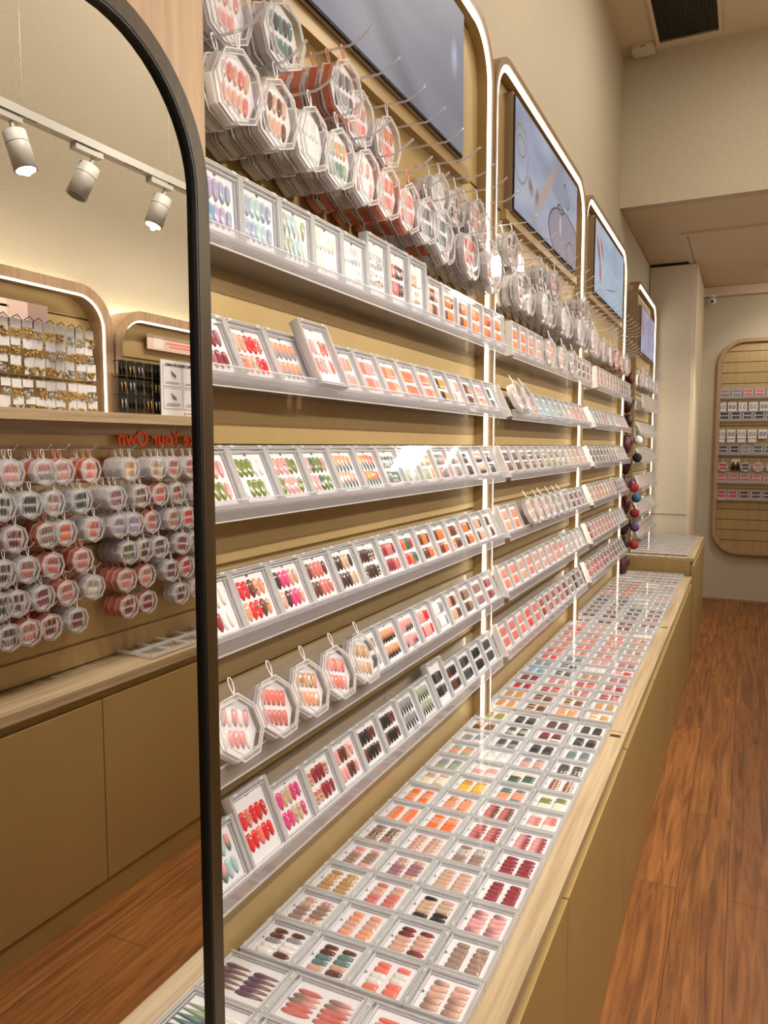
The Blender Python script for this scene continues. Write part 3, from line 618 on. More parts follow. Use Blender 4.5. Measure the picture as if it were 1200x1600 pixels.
for bi, (ys, n) in enumerate(((2.392, 13), (3.905, 12), (5.85, 10))):
    for ri, z in enumerate(RZ):
        if bi == 2: z = RZ[ri] - .02 + (.0 if ri < 5 else .03)
        tilt = math.radians(3) if ri == 0 else TL
        ymid = ys + .1055 * (n // 2)
        bn = ['second', 'third', 'farthest'][bi]
        shelf(ys - .006, ymid - .0015, z, 'clear acrylic shelf, %s row of the %s bay, half nearer the mirror' % (RN[ri], bn), 'acrylic shelves of the %s bay' % bn)
        shelf(ymid + .0015, ys + .1055 * n + .006, z, 'clear acrylic shelf, %s row of the %s bay, half nearer the far wall' % (RN[ri], bn), 'acrylic shelves of the %s bay' % bn)
        for i in range(n):
            pal = pick(rz, Z2[ri][min(2, int(3 * i / n))]); shp = pick(rz, ['coffin', 'coffin', 'almond'])
            y = ys + .1055 * (i + .5); o = on_shelf('std', y, z, tilt)
            if bi == 0:
                if ri == 3 and 2 <= i <= 7 or (ri == 1 and i in (0, 1)) or (ri == 0 and i in (4, 6, 8)):
                    oct_case((-.700, y, z + .053), pal, shp, False, uniq('octagonal %s nail case on %s shelf of second bay, %s along' % (words_of(pal), RN[ri], NUM[i + 1])), 'octagonal cases standing in the second bay', 1, tilt, rz.uniform(-.2, .3), detail=1)
                else:
                    nail_case('std', o, tilt, pal, shp, uniq('%s nail case on %s shelf of second bay, %s along' % (words_of(pal), RN[ri], NUM[i + 1])), 'nail cases on the shelves of the second bay', 1)
            else: STUFF.append((o, tilt, pal, shp, 'std'))
        # white divider board at the start of the row
        if bi < 2:
            yb = ys - .010
            zz = z - .011
            q = MB().prism([(-.712, zz), (-.684, zz + .004), (-.7335, zz + .108), (-.752, zz + .100)] if ri else [(-.712, zz), (-.684, zz + .004), (-.690, zz + .108), (-.712, zz + .108)], 'y', yb, yb + .0035).build('end_board', M['card'])
            tag(q, 'white end board closing the %s shelf row of the %s bay' % (RN[ri], bn), 'board', 'white end boards')
# the far cases as one mass
LIDD, BASED, CARDD = CM['std']
def add_mesh(mb, me, mat4, mmap):
    b0 = len(mb.v); mb.v += [tuple(mat4 @ v.co) for v in me.vertices]
    for p in me.polygons: mb.f.append(tuple(b0 + i for i in p.vertices)); mb.m.append(mmap(p.material_index))
mats = [M['rim'], M['clear'], M['edge'], M['card']]; midx = {}
big = MB()
for (o, tilt, pal, shp, kind) in STUFF:
    T = Matrix.Translation(o) @ Matrix.Rotation(PI / 2, 4, 'Z') @ Matrix.Rotation(-tilt, 4, 'X')
    add_mesh(big, LIDD, T, lambda i: i); add_mesh(big, CARDD, T, lambda i: 3)
    pp = parse(pal); ids = []
    for q in (pp * 3)[:3]:
        mt = nmat(*q)
        if mt.name not in midx: midx[mt.name] = len(mats); mats.append(mt)
        ids.append(midx[mt.name])
    add_mesh(big, NSET[shp], T @ Matrix.Translation((0, -.0092, CH / 2 - .003)), lambda i: ids[i])
q = big.build('distant_nail_cases', mats); tag(q, 'mass of small clear nail cases on the far counters and shelves', 'nail cases', kind='stuff')
# ---------------------------------------------------------------- hooks and hanging octagonal cases
def hook(x0, x1, y, z, sgn, label, group):
    t = MB(); L = x1 - x0
    t.tube([(x0, y, z), (x0 + L * .75, y, z - .001), (x0 + L * .86, y, z + .006), (x1, y, z + .022)], .0022, 6)
    o = t.build('display_hook', M['steel'], smooth=True); tag(o, label, 'hook', group); return o
def hangers(bay, ys, zt, xs_n, corals, pals, rowname, xtip=-.612, detail=True, skip=()):
    for i, y in enumerate(ys):
        hook(BX + .0005, xtip, y, zt, 1, uniq('clear prong hook, %s hook row of the %s, %s along' % (rowname, bay, NUM[i + 1])), 'hooks of the %s' % bay)
        if i in skip: continue
        n = xs_n[i % len(xs_n)]
        for k in range(n):
            x = BX + .006 + .0305 * k + .001
            if n < 3: x += .01
            cor = corals(i, k); pal, shp = pals[(i * 1 + (n - 1 - k) * 3) % len(pals)]
            pos = 'frontmost' if k == n - 1 else '%s from the panel' % NUM[k + 1]
            lb = uniq('%s hanging octagonal case, %s row, %s, %s hook, %s' % ('coral' if cor else 'clear', rowname, bay, NUM[i + 1], pos))
            oct_case((x, y + rz.uniform(-.003, .003), zt - OR - .0275 + .004), pal, shp, cor, lb, 'hanging octagonal cases of the %s' % bay, 1, rz.uniform(-.03, .03), rz.uniform(-.07, .07), detail=1 if k >= n - 2 else 1, spin=rz.uniform(-.04, .04))
P1L = [('nude rose', 'almond'), ('nude brown', 'almond'), ('white clear', 'almond'), ('peach>teal sage', 'almond'), ('white pink', 'almond'), ('coral nude', 'almond'), ('pink coral', 'almond'), ('grey charcoal', 'almond'), ('teal charcoal', 'coffin'), ('pink white', 'almond'), ('red pink', 'almond'), ('clear grey', 'almond'), ('pink coral', 'almond'), ('brown wine', 'coffin')]
CORL = {4: (0, 1), 5: (0, 1, 2, 3), 6: (0, 1, 2, 3), 8: (0, 1, 2)}
CORU = {3: (0, 1, 2, 3), 4: (0,)}
LOWY = [.91 + .1 * i - .0 for i in range(14)]
hangers('nearest bay', LOWY, 2.160, [4, 4, 4, 4, 4, 4, 4, 4, 4, 3, 4, 3, 4, 3], lambda i, k: i in CORL and k in CORL[i], P1L, 'lower')
UPY = [.82, .93, 1.03, 1.23, 1.345, 1.47, 1.58, 1.70, 1.82, 1.94, 2.05, 2.17]
hangers('nearest bay', UPY, 2.285, [3, 3, 4, 4, 3, 3, 1, 1, 2, 2, 3, 2], lambda i, k: i in CORU and k in CORU[i], P1L[::-1][3:] + P1L[:2], 'upper', skip=(6, 7))
hangers('second bay', [2.42 + .105 * i for i in range(13)], 2.160, [4, 3, 3], lambda i, k: False, [('brown nude', 'coffin'), ('white pink', 'almond'), ('clear pink', 'almond'), ('white silver', 'almond'), ('clear', 'almond')], 'lower')
hangers('second bay', [2.40 + .12 * i for i in range(12)], 2.285, [3, 2, 1, 0, 2], lambda i, k: False, [('chocolate pink', 'almond'), ('coral pink', 'almond'), ('brown rose', 'almond'), ('white clear', 'almond')], 'upper', skip=(3, 8, 9))
hangers('third bay', [3.93 + .11 * i for i in range(12)], 2.160, [3, 2], lambda i, k: i in (5, 6, 8, 9), [('coral pink', 'almond'), ('white pink', 'almond'), ('pink', 'almond')], 'lower')
hangers('third bay', [3.95 + .12 * i for i in range(11)], 2.285, [1, 0, 0, 0], lambda i, k: False, [('white silver', 'almond')], 'upper', skip=(2, 4, 6, 8, 9, 10))
hangers('farthest bay', [5.86 + .12 * i for i in range(9)], 2.140, [3, 2], lambda i, k: False, [('pink white', 'almond'), ('rose white', 'almond')], 'lower')
# ---------------------------------------------------------------- dark red pouches between third and farthest bay
RC = [pmat('dark_red_cloth', '461014', .6), pmat('maroon_cloth', '300c0c', .5), pmat('brown_cloth', '3a1a10', .6)]
t = empty('hanging_rack', (-.79, 5.47, .70), 'narrow dark strip rack between the bays with maroon pouches', 'rack')
MB().box(-.818, -.80, 5.30, 5.62, .70, 2.16).build('back_board', pmat('rack_board', '3a2018', .6), t)
for i in range(10):
    MB().tube([(-.80, 5.40, 2.10 - .14 * i), (-.715, 5.40, 2.10 - .14 * i)], .003, 6).build('peg', M['silver'], t)
for i in range(10):
    z = 2.09 - .14 * i
    o = empty('pouch', (-.745, 5.40, z - .13), uniq('small maroon pouch on the narrow rack, %s from the top' % NUM[i + 1]), 'pouch', 'maroon pouches on the narrow rack')
    mb = MB(); mb.ball((-.745, 5.40, z - .080), .052, 12, 8, 0, .70, 1.45, 1.30); mb.ball((-.725, 5.36 + .05 * (i % 2), z - .055), .034, 10, 6, 0, .8, 1.2, 1.2); mb.build('bag', RC[i % 3], o, True)
    MB().tube([(-.745, 5.40, z - .01), (-.745, 5.37, z - .03), (-.745, 5.43, z - .03)], .004, 6, closed=True).build('drawstring', RC[(i + 1) % 3], o, True)
for i, (z, y, c, nme) in enumerate(((1.30, 5.33, '8c1c2a', 'red'), (1.22, 5.46, '30607c', 'blue'), (1.12, 5.40, '7c1824', 'crimson'), (1.02, 5.42, '5a3a6a', 'purple'), (.90, 5.40, '942a18', 'orange-red'), (1.5, 5.44, '22140f', 'dark brown'), (1.62, 5.46, 'e0dcd6', 'white'))):
    o = empty('pompom_charm', (-.68, y, z), uniq('round %s pompom charm hanging beside the maroon pouches' % nme), 'charm', 'pompom charms')
    mb = MB(); mb.ball((-.675, y, z), .032, 10, 8); mb.build('pompom', pmat('pompom_' + nme, c, .9), o, True)
    MB().tube([(-.675, y, z + .03), (-.70, y, z + .075)], .002, 5).build('cord', M['black'], o)
# ---------------------------------------------------------------- far wall niche
NX0, NX1, NZ0, NZ1 = -.285, 1.10, .49, 2.64
def rrect(x0, x1, z0, z1, r, n=10):
    p = []
    for (cx, cz, a0) in ((x1 - r, z1 - r, 0), (x0 + r, z1 - r, 90), (x0 + r, z0 + r, 180), (x1 - r, z0 + r, 270)):
        p += [(cx + r * math.cos(math.radians(a0 + 90 * k / n)), cz + r * math.sin(math.radians(a0 + 90 * k / n))) for k in range(n + 1)]
    return p
nt_ = empty('wall_niche', (.4, 8.4, NZ0), 'rounded slatted display niche in an oak frame on the far wall', 'display niche')
MB().ring(rrect(NX0, NX1, NZ0, NZ1, .25), rrect(NX0 + .035, NX1 - .035, NZ0 + .035, NZ1 - .035, .215), 'y', 8.335, 8.3995).build('frame', M['oak'], nt_)
pl = MB(); zz = NZ0 + .036
inner = rrect(NX0 + .034, NX1 - .034, NZ0 + .034, NZ1 - .034, .216)
def span(z):
    xs = []
    n = len(inner)
    for i in range(n):
        (xa, za), (xb, zb) = inner[i], inner[(i + 1) % n]
        if (za - z) * (zb - z) < 0 or za == z: xs.append(xa + (xb - xa) * ((z - za) / (zb - za) if zb != za else 0))
    return (min(xs), max(xs)) if len(xs) > 1 else None
while zz < NZ1 - .04:
    z2 = min(zz + .100, NZ1 - .036); N = 6; pts = []
    L_ = []; R_ = []
    for k in range(N + 1):
        q = zz + .0005 + (z2 - zz - .001) * k / N; s_ = span(q)
        if s_: L_.append((s_[0], q)); R_.append((s_[1], q))
    pl.prism(L_ + R_[::-1], 'y', 8.385, 8.393); zz += .105
pl.build('slat_panel', M['goldpanel'], nt_)
MB().prism(inner, 'y', 8.394, 8.399).build('back_board', M['black'], nt_)
NIX = [-.24 + .105 * i for i in range(10)]
NR = [(2.06, 'box', ['taupe', 'grey', 'coral', 'coral', 'rose', 'rose']), (1.835, 'box', ['black', 'black', 'charcoal', 'black', 'black', 'charcoal']), (1.50, 'box', ['charcoal', 'black', 'grey', 'green', 'green', 'green']),
      (1.215, 'box', ['coral', 'rose', 'rose', 'coral', 'coral', 'coral']), (1.045, 'box', ['red', 'red', 'brown', 'brown', 'charcoal', 'brown'])]
rown = {2.06: 'top', 1.835: 'second', 1.50: 'middle', 1.215: 'fourth', 1.045: 'bottom'}
for z, kd, cs in NR:
    t = empty('niche_shelf', (.35, 8.385, z), uniq('clear shelf in the far niche, %s shelf row' % rown[z]), 'shelf', 'clear shelves in the far niche')
    MB().box(NX0 + .04, NX1 - .04, 8.325, 8.3845, z - .008, z - .003).build('shelf_floor', M['shelf'], t)
    MB().box(NX0 + .04, NX1 - .04, 8.322, 8.3248, z - .010, z + .012).build('front_lip', M['shelf_edge'], t)
    for i in range(10):
        c = cs[i % len(cs)]
        o = empty('nail_case', (NIX[i] + .03, 8.372, z), uniq('small case of %s nails in far niche, %s shelf row, %s along' % (c, rown[z], NUM[i + 1])), 'nail case', 'nail cases in the far niche')
        inst('lid', CM['std'][0], o); cc = inst('insert_card', CM['std'][2], o); inst('nail_set', NSET['coffin'], cc, [nmat(c)] * 3, (0, -.0092, CH / 2 - .003))
# jewellery cards on hooks and hanging octagons in the niche
for z, nme in ((1.925, 'upper'), (1.655, 'lower')):
    for i in range(11):
        x = -.235 + .095 * i
        o = empty('jewelry_card', (x, 8.35, z), uniq('white jewelry card hanging in the far niche, %s row, %s from the frame' % (nme, NUM[i + 1])), 'jewelry card', 'jewelry cards in the far niche')
        MB().box(x - .04, x + .038, 8.352, 8.353, z, z + .092).build('card', M['card'], o)
        MB().tube([(x, 8.3845, z + .094), (x, 8.33, z + .098)], .002, 5).build('peg', M['silver'], o)
        g = MB()
        for s_ in (-.018, .016): g.tube([(x + s_ + .011 * math.cos(a), 8.349, z + .045 + .017 * math.sin(a)) for a in [k * PI / 4 for k in range(8)]], .0028, 5, closed=True)
        g.build('earring', [M['gold'], M['black'], M['teal'] if 'teal' in M else M['silver']][i % 3], o)
for i in range(5):
    x = -.205 + .115 * i + .09 * (i > 0)
    pal = ['red', 'brown', 'pink', 'rose', 'coral'][i]
    oct_case((x, 8.37, 1.372), pal, 'coffin', False, uniq('hanging octagonal %s nail case in the far niche, %s along' % (pal, NUM[i + 1])), 'octagonal cases in the far niche', 0, 0, 0, detail=1)
    # hook
    tag(MB().tube([(x, 8.3845, 1.455), (x, 8.335, 1.452)], .002, 5).build('niche_hook', M['silver']), uniq('thin metal hook in the far niche holding %s octagonal case' % pal), 'hook', 'hooks in the far niche')
o = empty('tassel_earrings', (-.09, 8.36, 1.33), 'dark red tassel earrings between octagonal cases in the far niche', 'earrings')
for s_ in (-.022, .022): MB().tube([(-.09 + s_, 8.36, 1.425), (-.09 + s_, 8.36, 1.40), (-.09 + s_, 8.36, 1.34)], [.006, .014, .020], 8).build('tassel', RC[0], o, True)
MB().box(-.13, -.05, 8.365, 8.366, 1.395, 1.45).build('card', M['card'], o)
for i in range(4):
    x = -.235 + .095 * i
    tag(MB().box(x - .036, x + .036, 8.34, 8.348, 1.617, 1.648).build('price_strip', M['card']), uniq('small white price strip under the jewelry cards, %s from the niche frame' % NUM[i + 1]), 'label', 'price strips in the far niche')
# ---------------------------------------------------------------- the opposite side, seen in the mirror
OX = .975
def rs(y, z, xa, xn): k = (1.155 + xn) / (1.155 + xa); return y * k, 1.58 + (z - 1.58) * k
struct(MB().box(OX + .012, 1.0995, -1.55, 5.2, .79, 1.66), 'wall_slat_backing', M['goldpanel'])
sl = MB(); zs = [.7905] + [.876 + .175 * k for k in range(5)] + [1.66]
for a, b_ in zip(zs[:-1], zs[1:]): sl.box(OX, OX + .0118, -1.55, 5.2, a + .005, b_ - .005)
struct(sl, 'wall_slat_panel', M['goldpanel'])
struct(MB().box(OX - .02, OX + .0118, -1.55, 5.2, 1.6205, 1.662), 'trim_header', M['oak_y'])
tag(MB().box(.845, 1.0995, -1.55, 5.2, 1.662, 1.697).build('wall_ledge', M['oak_y']), 'long pale oak ledge on the opposite wall, reflected in the mirror', 'ledge')
tag(MB().box(.775, 1.0995, -1.55, 5.2, .757, .79).build('countertop', M['oak_y']), 'pale oak countertop on the opposite side, reflected in the mirror', 'countertop')
t = empty('base_cabinet', (.95, 1.8, 0), 'long gold cabinet on the opposite side, reflected in the mirror', 'cabinet')
MB().box(.805, 1.0995, -1.55, 5.2, .0005, .7565).build('body', M['goldcab'], t)
for a, b_ in ((-1.5, -.33), (-.33, .75), (.75, 1.83), (1.83, 2.91), (2.91, 3.99), (3.99, 5.19)):
    MB().box(.784, .804, a + .002, b_ - .002, .085, .722).build('door', M['goldcab'], t, bevel=.0015)
MB().box(.790, .8045, -1.5, 5.19, .0005, .080).build('plinth', M['goldcab'], t)
# arches above the ledge
for (a, b_, z1, nme) in ((.60, 2.12, 2.150, 'nearer'), (2.13, 3.65, 2.100, 'second')):
    t = empty('display_bay', (1.0, (a + b_) / 2, 1.697), 'small arched oak bay above the ledge in the mirror, the %s' % {'nearer': 'one with gold jewelry', 'second': 'one with black jewelry'}[nme], 'display bay', 'reflected bays above the ledge')
    R = .15
    MB().ring(arch(a, b_, 1.6975, z1, R), arch(a + .035, b_ - .035, 1.6975, z1 - .035, R - .035), 'x', OX, 1.075, 0, closed=False).build('frame', M['oak'], t)
    MB().ring(arch(a + .035, b_ - .035, 1.6975, z1 - .035, R - .035)[0 if nme == 'nearer' else 1:99 if nme == 'nearer' else 24], arch(a + .042, b_ - .042, 1.6975, z1 - .042, R - .042)[0 if nme == 'nearer' else 1:99 if nme == 'nearer' else 24], 'x', OX + .006, OX + .010, 0, closed=False).build('light_strip', M['led'], t)
    sp_ = MB()
    for q in range(4):
        za = 1.698 + .115 * q
        if za > z1 - .06: break
        sp_.box(1.055, 1.070, a + .036, b_ - .036, za + .003, min(za + .112, z1 - .036))
    sp_.box(1.0705, 1.075, a + .036, b_ - .036, 1.698, z1 - .036)
    sp_.build('slat_panel', M['goldpanel'], t)
    p = arch(a + .01, b_ - .01, 1.72, z1 - .004, R - .01)
    MB().ring(p, arch(a + .02, b_ - .02, 1.72, z1 - .014, R - .02), 'x', 1.078, 1.086, 0, closed=False).build('backlight', M['led_back'], t)
# orange letters
def text(s, name, size, loc, rot, mt, ext=.002, off=0.0):
    c = bpy.data.curves.new(name, 'FONT'); c.body = s; c.size = size; c.extrude = ext; c.offset = off; c.align_x = 'RIGHT'
    to = bpy.data.objects.new(name + '_tmp', c); COL.objects.link(to); bpy.context.view_layer.update()
    me = bpy.data.meshes.new_from_object(to); bpy.data.objects.remove(to); me.name = name
    me.materials.clear(); me.materials.append(mt)
    o = bpy.data.objects.new(name, me); COL.objects.link(o); o.location = loc; o.rotation_euler = rot; return o
ROT = (PI / 2, 0, -PI / 2)
te = text('Make Your Own', 'wall_lettering', .078, (OX - .0235, 2.10, 1.585), ROT, M['orange'], .003, .0018)
tag(te, 'raised orange letters under the ledge reading Make Your Own, mirrored', 'lettering')
# hanging octagons of the opposite wall: rows measured as (y) per row
OROWS = [([1.42, 1.52, 1.635, 1.761, 1.834, 1.953], [2.144, 2.292, 2.384, 2.486, 2.59, 2.70], 1.494), ([1.50, 1.60, 1.699, 1.79, 1.909], [2.073, 2.201, 2.303, 2.404, 2.519, 2.63], 1.389),
         ([1.52, 1.637, 1.762, 1.835, 1.959], [2.081, 2.159, 2.252, 2.377, 2.47, 2.58], 1.284), ([1.50, 1.592, 1.679, 1.777, 1.905], [2.129, 2.21, 2.295, 2.427, 2.52, 2.63], 1.179),
         ([1.50, 1.578, 1.636, 1.734, 1.834, 1.953], [2.112, 2.216, 2.355, 2.448, 2.55], 1.076), ([1.52, 1.602, 1.677, 1.76, 1.873], [2.12, 2.219, 2.412, 2.52], .972)]
OP = [[('pink', 'almond'), ('pink white', 'almond'), ('pink', 'almond'), ('pink>grey', 'almond'), ('nude pink', 'almond'), ('coral', 'almond'), ('amber tan', 'almond'), ('tan beige', 'almond'), ('rose', 'coffin'), ('rose', 'almond'), ('pink', 'almond'), ('red', 'coffin')],
      [('sage grey', 'almond'), ('charcoal sage', 'almond'), ('charcoal', 'almond'), ('nude grey', 'almond'), ('charcoal teal', 'almond'), ('mauve', 'coffin'), ('taupe brown', 'almond'), ('coral', 'coffin'), ('rose brown', 'coffin'), ('red wine', 'coffin'), ('red', 'coffin')],
      [('peach', 'almond'), ('brown rose', 'almond'), ('taupe', 'almond'), ('orange coral', 'almond'), ('rose peach', 'almond'), ('lilac', 'coffin'), ('lilac periwinkle', 'coffin'), ('rose', 'coffin'), ('tan rose', 'coffin'), ('red', 'coffin'), ('wine', 'coffin')],
      [('mauve', 'almond'), ('brown grey', 'almond'), ('rose taupe', 'coffin'), ('rose', 'almond'), ('rose coral', 'almond'), ('olive chocolate', 'coffin'), ('chocolate peach', 'coffin'), ('brown', 'coffin'), ('wine', 'coffin'), ('green', 'coffin'), ('green teal', 'coffin')],
      [('charcoal', 'coffin'), ('charcoal grey', 'almond'), ('charcoal nude', 'coffin'), ('wine brown', 'coffin'), ('rose', 'coffin'), ('cream silver', 'almond'), ('coral nude', 'coffin'), ('coral nude', 'coffin'), ('wine charcoal', 'coffin'), ('red', 'coffin'), ('amber', 'coffin')],
      [('charcoal', 'coffin'), ('grey brown', 'coffin'), ('pink rose', 'almond'), ('brown rose', 'coffin'), ('wine charcoal', 'coffin'), ('brown coral', 'coffin'), ('wine', 'almond'), ('brown tan', 'coffin'), ('rose', 'almond')]]
OCOR = {(0, 4), (0, 5), (2, 0), (2, 2), (2, 7), (1, 7), (3, 3), (3, 4), (3, 5 - 2), (4, 4), (4, 6), (4, 7), (4, 9), (5, 2), (5, 3), (5, 5), (5, 6)}
RNM = ['top', 'second', 'third', 'fourth', 'fifth', 'bottom']
XF = .845
backs = MB()
for ri, (ya, yb, zr) in enumerate(OROWS):
    for i, y0_ in enumerate(ya + yb):
        y, z = rs(y0_, zr, .93, XF); cor = (ri, i) in OCOR
        pal, shp = OP[ri][i % len(OP[ri])]
        hx = MB().tube([(OX - .0005, y, z + .072), (XF - .010, y, z + .071), (XF - .028, y, z + .088)], .0018, 5).build('display_hook', M['steel'])
        tag(hx, uniq('clear hook on the opposite wall, %s hook row, %s along the reflection' % (RNM[ri], NUM[i + 1])), 'hook', 'hooks of the opposite wall')
        oct_case((XF + .026, y, z), pal, shp, cor, uniq('%s octagonal case, %s nails, in mirror, %s row, %s along' % ('coral' if cor else 'clear', words_of(pal), RNM[ri], NUM[i + 1])), 'octagonal cases on the opposite wall', -1, 0, rz.uniform(-.12, .12), 'm', 1, rz.uniform(-.08, .08))
        n = rz.choice((1, 2, 3, 3))
        for k in range(n):
            T = Matrix.Translation((XF + .026 + .031 * (k + 1) + .001, y + rz.uniform(-.004, .004), z)) @ Matrix.Rotation(-PI / 2, 4, 'Z')
            c2 = cor if rz.random() < .8 else not cor
            add_mesh(backs, OM['m'][0], T, lambda q: 1 if c2 else 0); add_mesh(backs, OM['m'][1], T, lambda q: 2 + q); add_mesh(backs, OM['m'][3], T, lambda q: 6 if c2 else 5)
q = backs.build('hanging_case_stacks', [M['white_base'], M['coral_base'], M['rim'], M['clear'], M['edge'], M['ribbon_w'], M['ribbon_c']]); tag(q, 'rows of more octagonal cases behind the front ones on the opposite wall', 'nail cases', kind='stuff')
# clear cases lying on the opposite counter
for i in range(5):
    for j in range(2):
        tag(inst('empty_case', CM['std'][0]), uniq('empty clear case on the opposite counter, %s along, %s row' % (NUM[i + 1], ['aisle', 'wall'][j])), 'nail case', 'empty cases on the opposite counter')
        o = bpy.context.scene.collection.objects[-1]
        o.matrix_world = Matrix.Translation((.870 - .0 + .105 * j - .03 * 0, 2.14 + .106 * i, .7905)) @ Matrix.Rotation(-PI / 2, 4, 'Z') @ Matrix.Rotation(-PI / 2, 4, 'X')
        o.location.x = .800 + .0 + (.098 * j if j else 0); o.scale = (1, 1, .85)
# signs
def sign(a, b_, z0, z1, x, name, label, mt, kids):
    t = empty(name, (x, (a + b_) / 2, z0), label, 'sign'); MB().box(x, x + .002, a, b_, z0, z1).build('board', mt, t)
    for i, (u0, u1, v0, v1, m2) in enumerate(kids):
        MB().box(x - .0008, x - .0002, a + (b_ - a) * u0, a + (b_ - a) * u1, z0 + (z1 - z0) * v0, z0 + (z1 - z0) * v1).build('printed_band', m2, t)
M['salmon'] = pmat('salmon_print', 'e88068', .5); M['greypink'] = pmat('greypink_print', 'a88c84', .5); M['pale'] = pmat('pale_print', 'f0dcd4', .5)
y0, z0 = rs(1.55, 2.02, 1.09, .985); y1, z1 = rs(1.97, 2.082, 1.09, .985)
sign(y0, y1, z0, z1, 1.03, 'header_sign', 'pink printed header sign above the gold jewelry, in the mirror', M['pinkcard'], [(0, .62, .55, .68, M['salmon']), (.80, 1, 0, 1, M['greypink']), (.45, .6, .1, .95, M['pale'])])
y0, z0 = rs(2.47, 1.99, 1.09, .985); y1, z1 = rs(2.86, 2.053, 1.09, .985)
sign(y0, y1, z0, z1, 1.03, 'header_sign', 'pink printed header sign above the instruction sheet, in the mirror', M['pinkcard'], [(.3, 1, .5, .62, M['salmon']), (.35, 1, .3, .4, M['salmon']), (.1, .25, .1, .9, M['pale'])])
y0, z0 = rs(2.395, 1.70, 1.0, .90); y1, z1 = rs(2.66, 1.932, 1.0, .90)
z0 = 1.698
t = empty('instruction_sheet', (.90, (y0 + y1) / 2, z0), 'white instruction sheet headed apply press-on nails, standing on the ledge, mirrored', 'sign')
MB().box(.90, .903, y0, y1, z0, z1).build('sheet', M['card'], t)
for r in range(2):
    for c in range(2):
        ya = y0 + .012 + c * .115; za = z0 + .028 + (1 - r) * .088
        f = MB(); f.ring([(ya, za), (ya + .108, za), (ya + .108, za + .082), (ya, za + .082)], [(ya + .0012, za + .0016), (ya + .1068, za + .0016), (ya + .1068, za + .0812), (ya + .0012, za + .0812)], 'x', .8992, .8998); f.build('box_outline', M['ink'], t)
        f = MB()
        for k in range(2 + r): f.box(.8992, .8998, ya + .012 + .006 * k, ya + .094, za + .011 + .005 * k, za + .0128 + .005 * k)
        f.build('caption_lines', M['ink'], t)
        f = MB()
        for k in range(4): f.tube([(.8990, ya + .045 + .008 * k, za + .062 - .004 * k), (.8990, ya + .055 + .006 * k, za + .040 - .002 * k)], .0018, 5)
        f.build('hand_drawing', M['ink'] if c == 0 else M['greypink'], t)
def lettering_child(s_, size, loc, parent, mt):
    o = text(s_, 'printed_title', size, (0, 0, 0), ROT, mt, .0003, .0003); o.parent = parent
    o.location = Vector(loc) - parent.location; return o
lettering_child('APPLY PRESS-ON NAILS', .0155, (.8988, y0 + .026, z1 - .022), t, M['black'])
lettering_child('in 4 steps', .007, (.8988, y0 + .085, z1 - .034), t, M['ink']) if False else None
f = MB().ball((.8985, y0 + .135, z0 + .012), .006, 10, 6, 0, .15, .8, 1.0); f.build('orange_mark', pmat('orange_mark', 'f08a18', .5), t)
f = MB().box(.8992, .8998, y0 + .150, y0 + .185, z0 + .010, z0 + .0135); f.build('footer_line', M['ink'], t)
# gold and black jewelry on cards above the ledge
rg = random.Random(5)
for r, zr in enumerate((1.972, 1.912, 1.856, 1.782, 1.728)):
    for i in range(12):
        ya = 1.51 + .043 * i + rg.uniform(-.006, .006)
        y, z = rs(ya, zr, .95, .93 - .0)
        y += 0; wd = rg.uniform(.034, .043); hd = rg.uniform(.022, .032); full = (r in (0, 2, 4) and rg.random() < .5)
        o = empty('jewelry_card', (.93, y, z - .05), uniq('gold jewelry on white card above ledge in mirror, %s row, %s along' % (NUM[r + 1], NUM[i + 1])), 'jewelry card', 'gold jewelry cards above the ledge')
        if full: MB().box(.930, .931, y - wd / 2, y + wd / 2, z - .045, z + .012).build('card', M['card'], o)
        else: MB().box(.930, .931, y - wd / 2, y + wd / 2, z - hd + .012, z + .012).build('card', M['card'], o)
        g = MB()
        for _ in range(12):
            g.ball((.926, y + rg.uniform(-.016, .016), z - .024 + rg.uniform(-.020, .006)), rg.uniform(.003, .006), 6, 4)
        g.build('trinket', [M['gold'], M['gold'], M['gold'], M['silver']][rg.randrange(4)], o, True)
        MB().tube([(1.054, y, z + .013), (.925, y, z + .012), (.918, y, z + .02)], .0014, 5).build('peg', M['steel'], o)
        if r == 0: MB().tube([(.927, y - .015, z + .012), (.924, y + .002, z + .024), (.927, y + .017, z + .014)], .0015, 5).build('black_cord', M['black'], o)
BKM = pmat('black_pouch', '14110f', .35)
for r, zr in enumerate((1.895, 1.835, 1.77)):
    for i in range(6):
        y, z = rs(2.135 + .045 * i, zr, .95, .93)
        o = empty('black_hair_clip_card', (.93, y, z - .06), uniq('black card of dark jewelry above ledge in mirror, %s row, %s along' % (NUM[r + 1], NUM[i + 1])), 'jewelry card', 'black jewelry cards above the ledge')
        MB().box(.930, .932, y - .019, y + .019, z - .062, z + .004).build('card', BKM, o)
        g = MB()
        for s_ in (-.008, .008): g.tube([(.927, y + s_, z - .014), (.926, y + s_ * 1.1, z - .03), (.927, y + s_, z - .048)], [.002, .0045, .002], 6)
        g.build('trinket', [BKM, M['gold'], M['silver'], BKM][(i + r) % 4], o, True)
        MB().tube([(1.054, y, z + .004), (.922, y, z + .003)], .0014, 5).build('peg', M['black'], o)
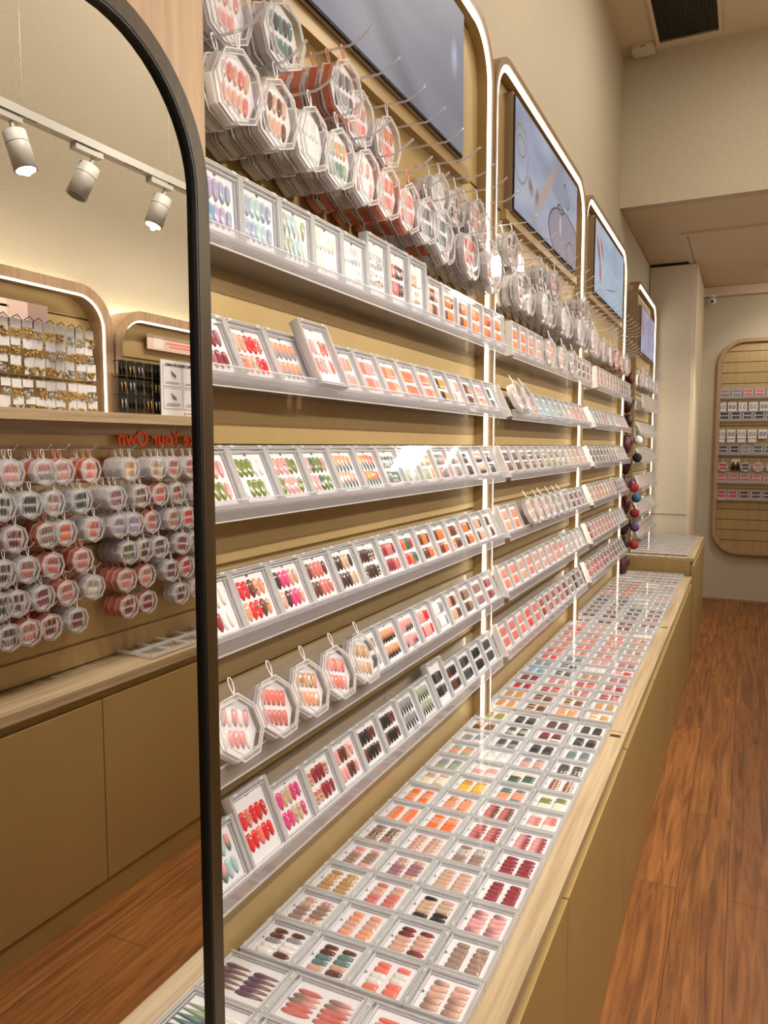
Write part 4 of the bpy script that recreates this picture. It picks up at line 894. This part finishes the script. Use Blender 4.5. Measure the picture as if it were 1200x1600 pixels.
# track with spot lamps reflected in the mirror
t = empty('ceiling_track', (.5, 2.2, 2.40), 'white suspended light track along the aisle, reflected in the mirror', 'light track')
MB().box(.485, .515, .3, 7.2, 2.392, 2.414).build('rail', M['lampgrey'], t)
for (a, b_) in ((1.16, 1.40), (1.52, 1.60), (1.70, 1.77), (1.88, 2.1)): MB().box(.4845, .489, a, b_, 2.3905, 2.3918).build('slot', M['black'], t)
for y in (.6, 1.37, 1.90, 2.6, 3.4, 4.4, 5.4, 6.4): MB().tube([(.5, y, 2.414), (.5, y, 4.12)], .0016, 5).build('cable', M['silver'], t)
HEADS = [(1.285, .12, .25, 1), (1.545, -.35, -.25, 0), (1.83, -.28, -.2, 1)] + [(yy - .03, -.1, .3, 1) for yy in TRACK_Y if not 1.2 < yy < 2]
for i, (y, rx, ry, on) in enumerate(HEADS):
    nme = ['facing down', 'turned away', 'tilted along the rail'][i] if i < 3 else 'near the mirror panel end' if y < 1 else '%s beyond the mirror frame' % NUM[i - 3]
    o = empty('spot_lamp', (.5, y + (.05 if i < 3 else 0), 2.392), uniq('white cylindrical spot lamp on the track, %s, seen in the mirror' % nme), 'spot lamp', 'spot lamps on the track')
    o.matrix_world = Matrix.Translation(o.location)
    h0 = MB().box(.488, .512, y - .02, y + .075, 2.374, 2.3915); h0.build('adapter', M['lampgrey'], o)
    piv = Vector((.5, y + .05, 2.370)); R = Euler((rx, ry, 0)).to_matrix()
    def tp(d_): return tuple(piv + R @ Vector((0, 0, -d_)))
    MB().tube([tuple(piv + Vector((0, 0, .008))), tp(.025)], .006, 6).build('arm', M['lampgrey'], o)
    MB().tube([tp(.022), tp(.024), tp(.118)], [.022, .028, .028], 28).build('housing', M['lampgrey'], o, True)
    MB().tube([tp(.052), tp(.0535)], .0284, 28).build('seam_ring', M['ink'], o)
    MB().tube([tp(.1182), tp(.1188)], .0235, 28).build('lens', M['glow'] if on else M['black'], o)
bpy.context.view_layer.update()

o = empty('price_tag', (.86, 2.46, 1.585), 'small white price tag hanging before the orange letters in the mirror', 'tag')
MB().box(.860, .861, 2.435, 2.475, 1.605, 1.640).build('card', M['card'], o)
MB().tube([(OX - .021, 2.455, 1.643), (.855, 2.455, 1.642)], .0015, 5).build('peg', M['steel'], o)
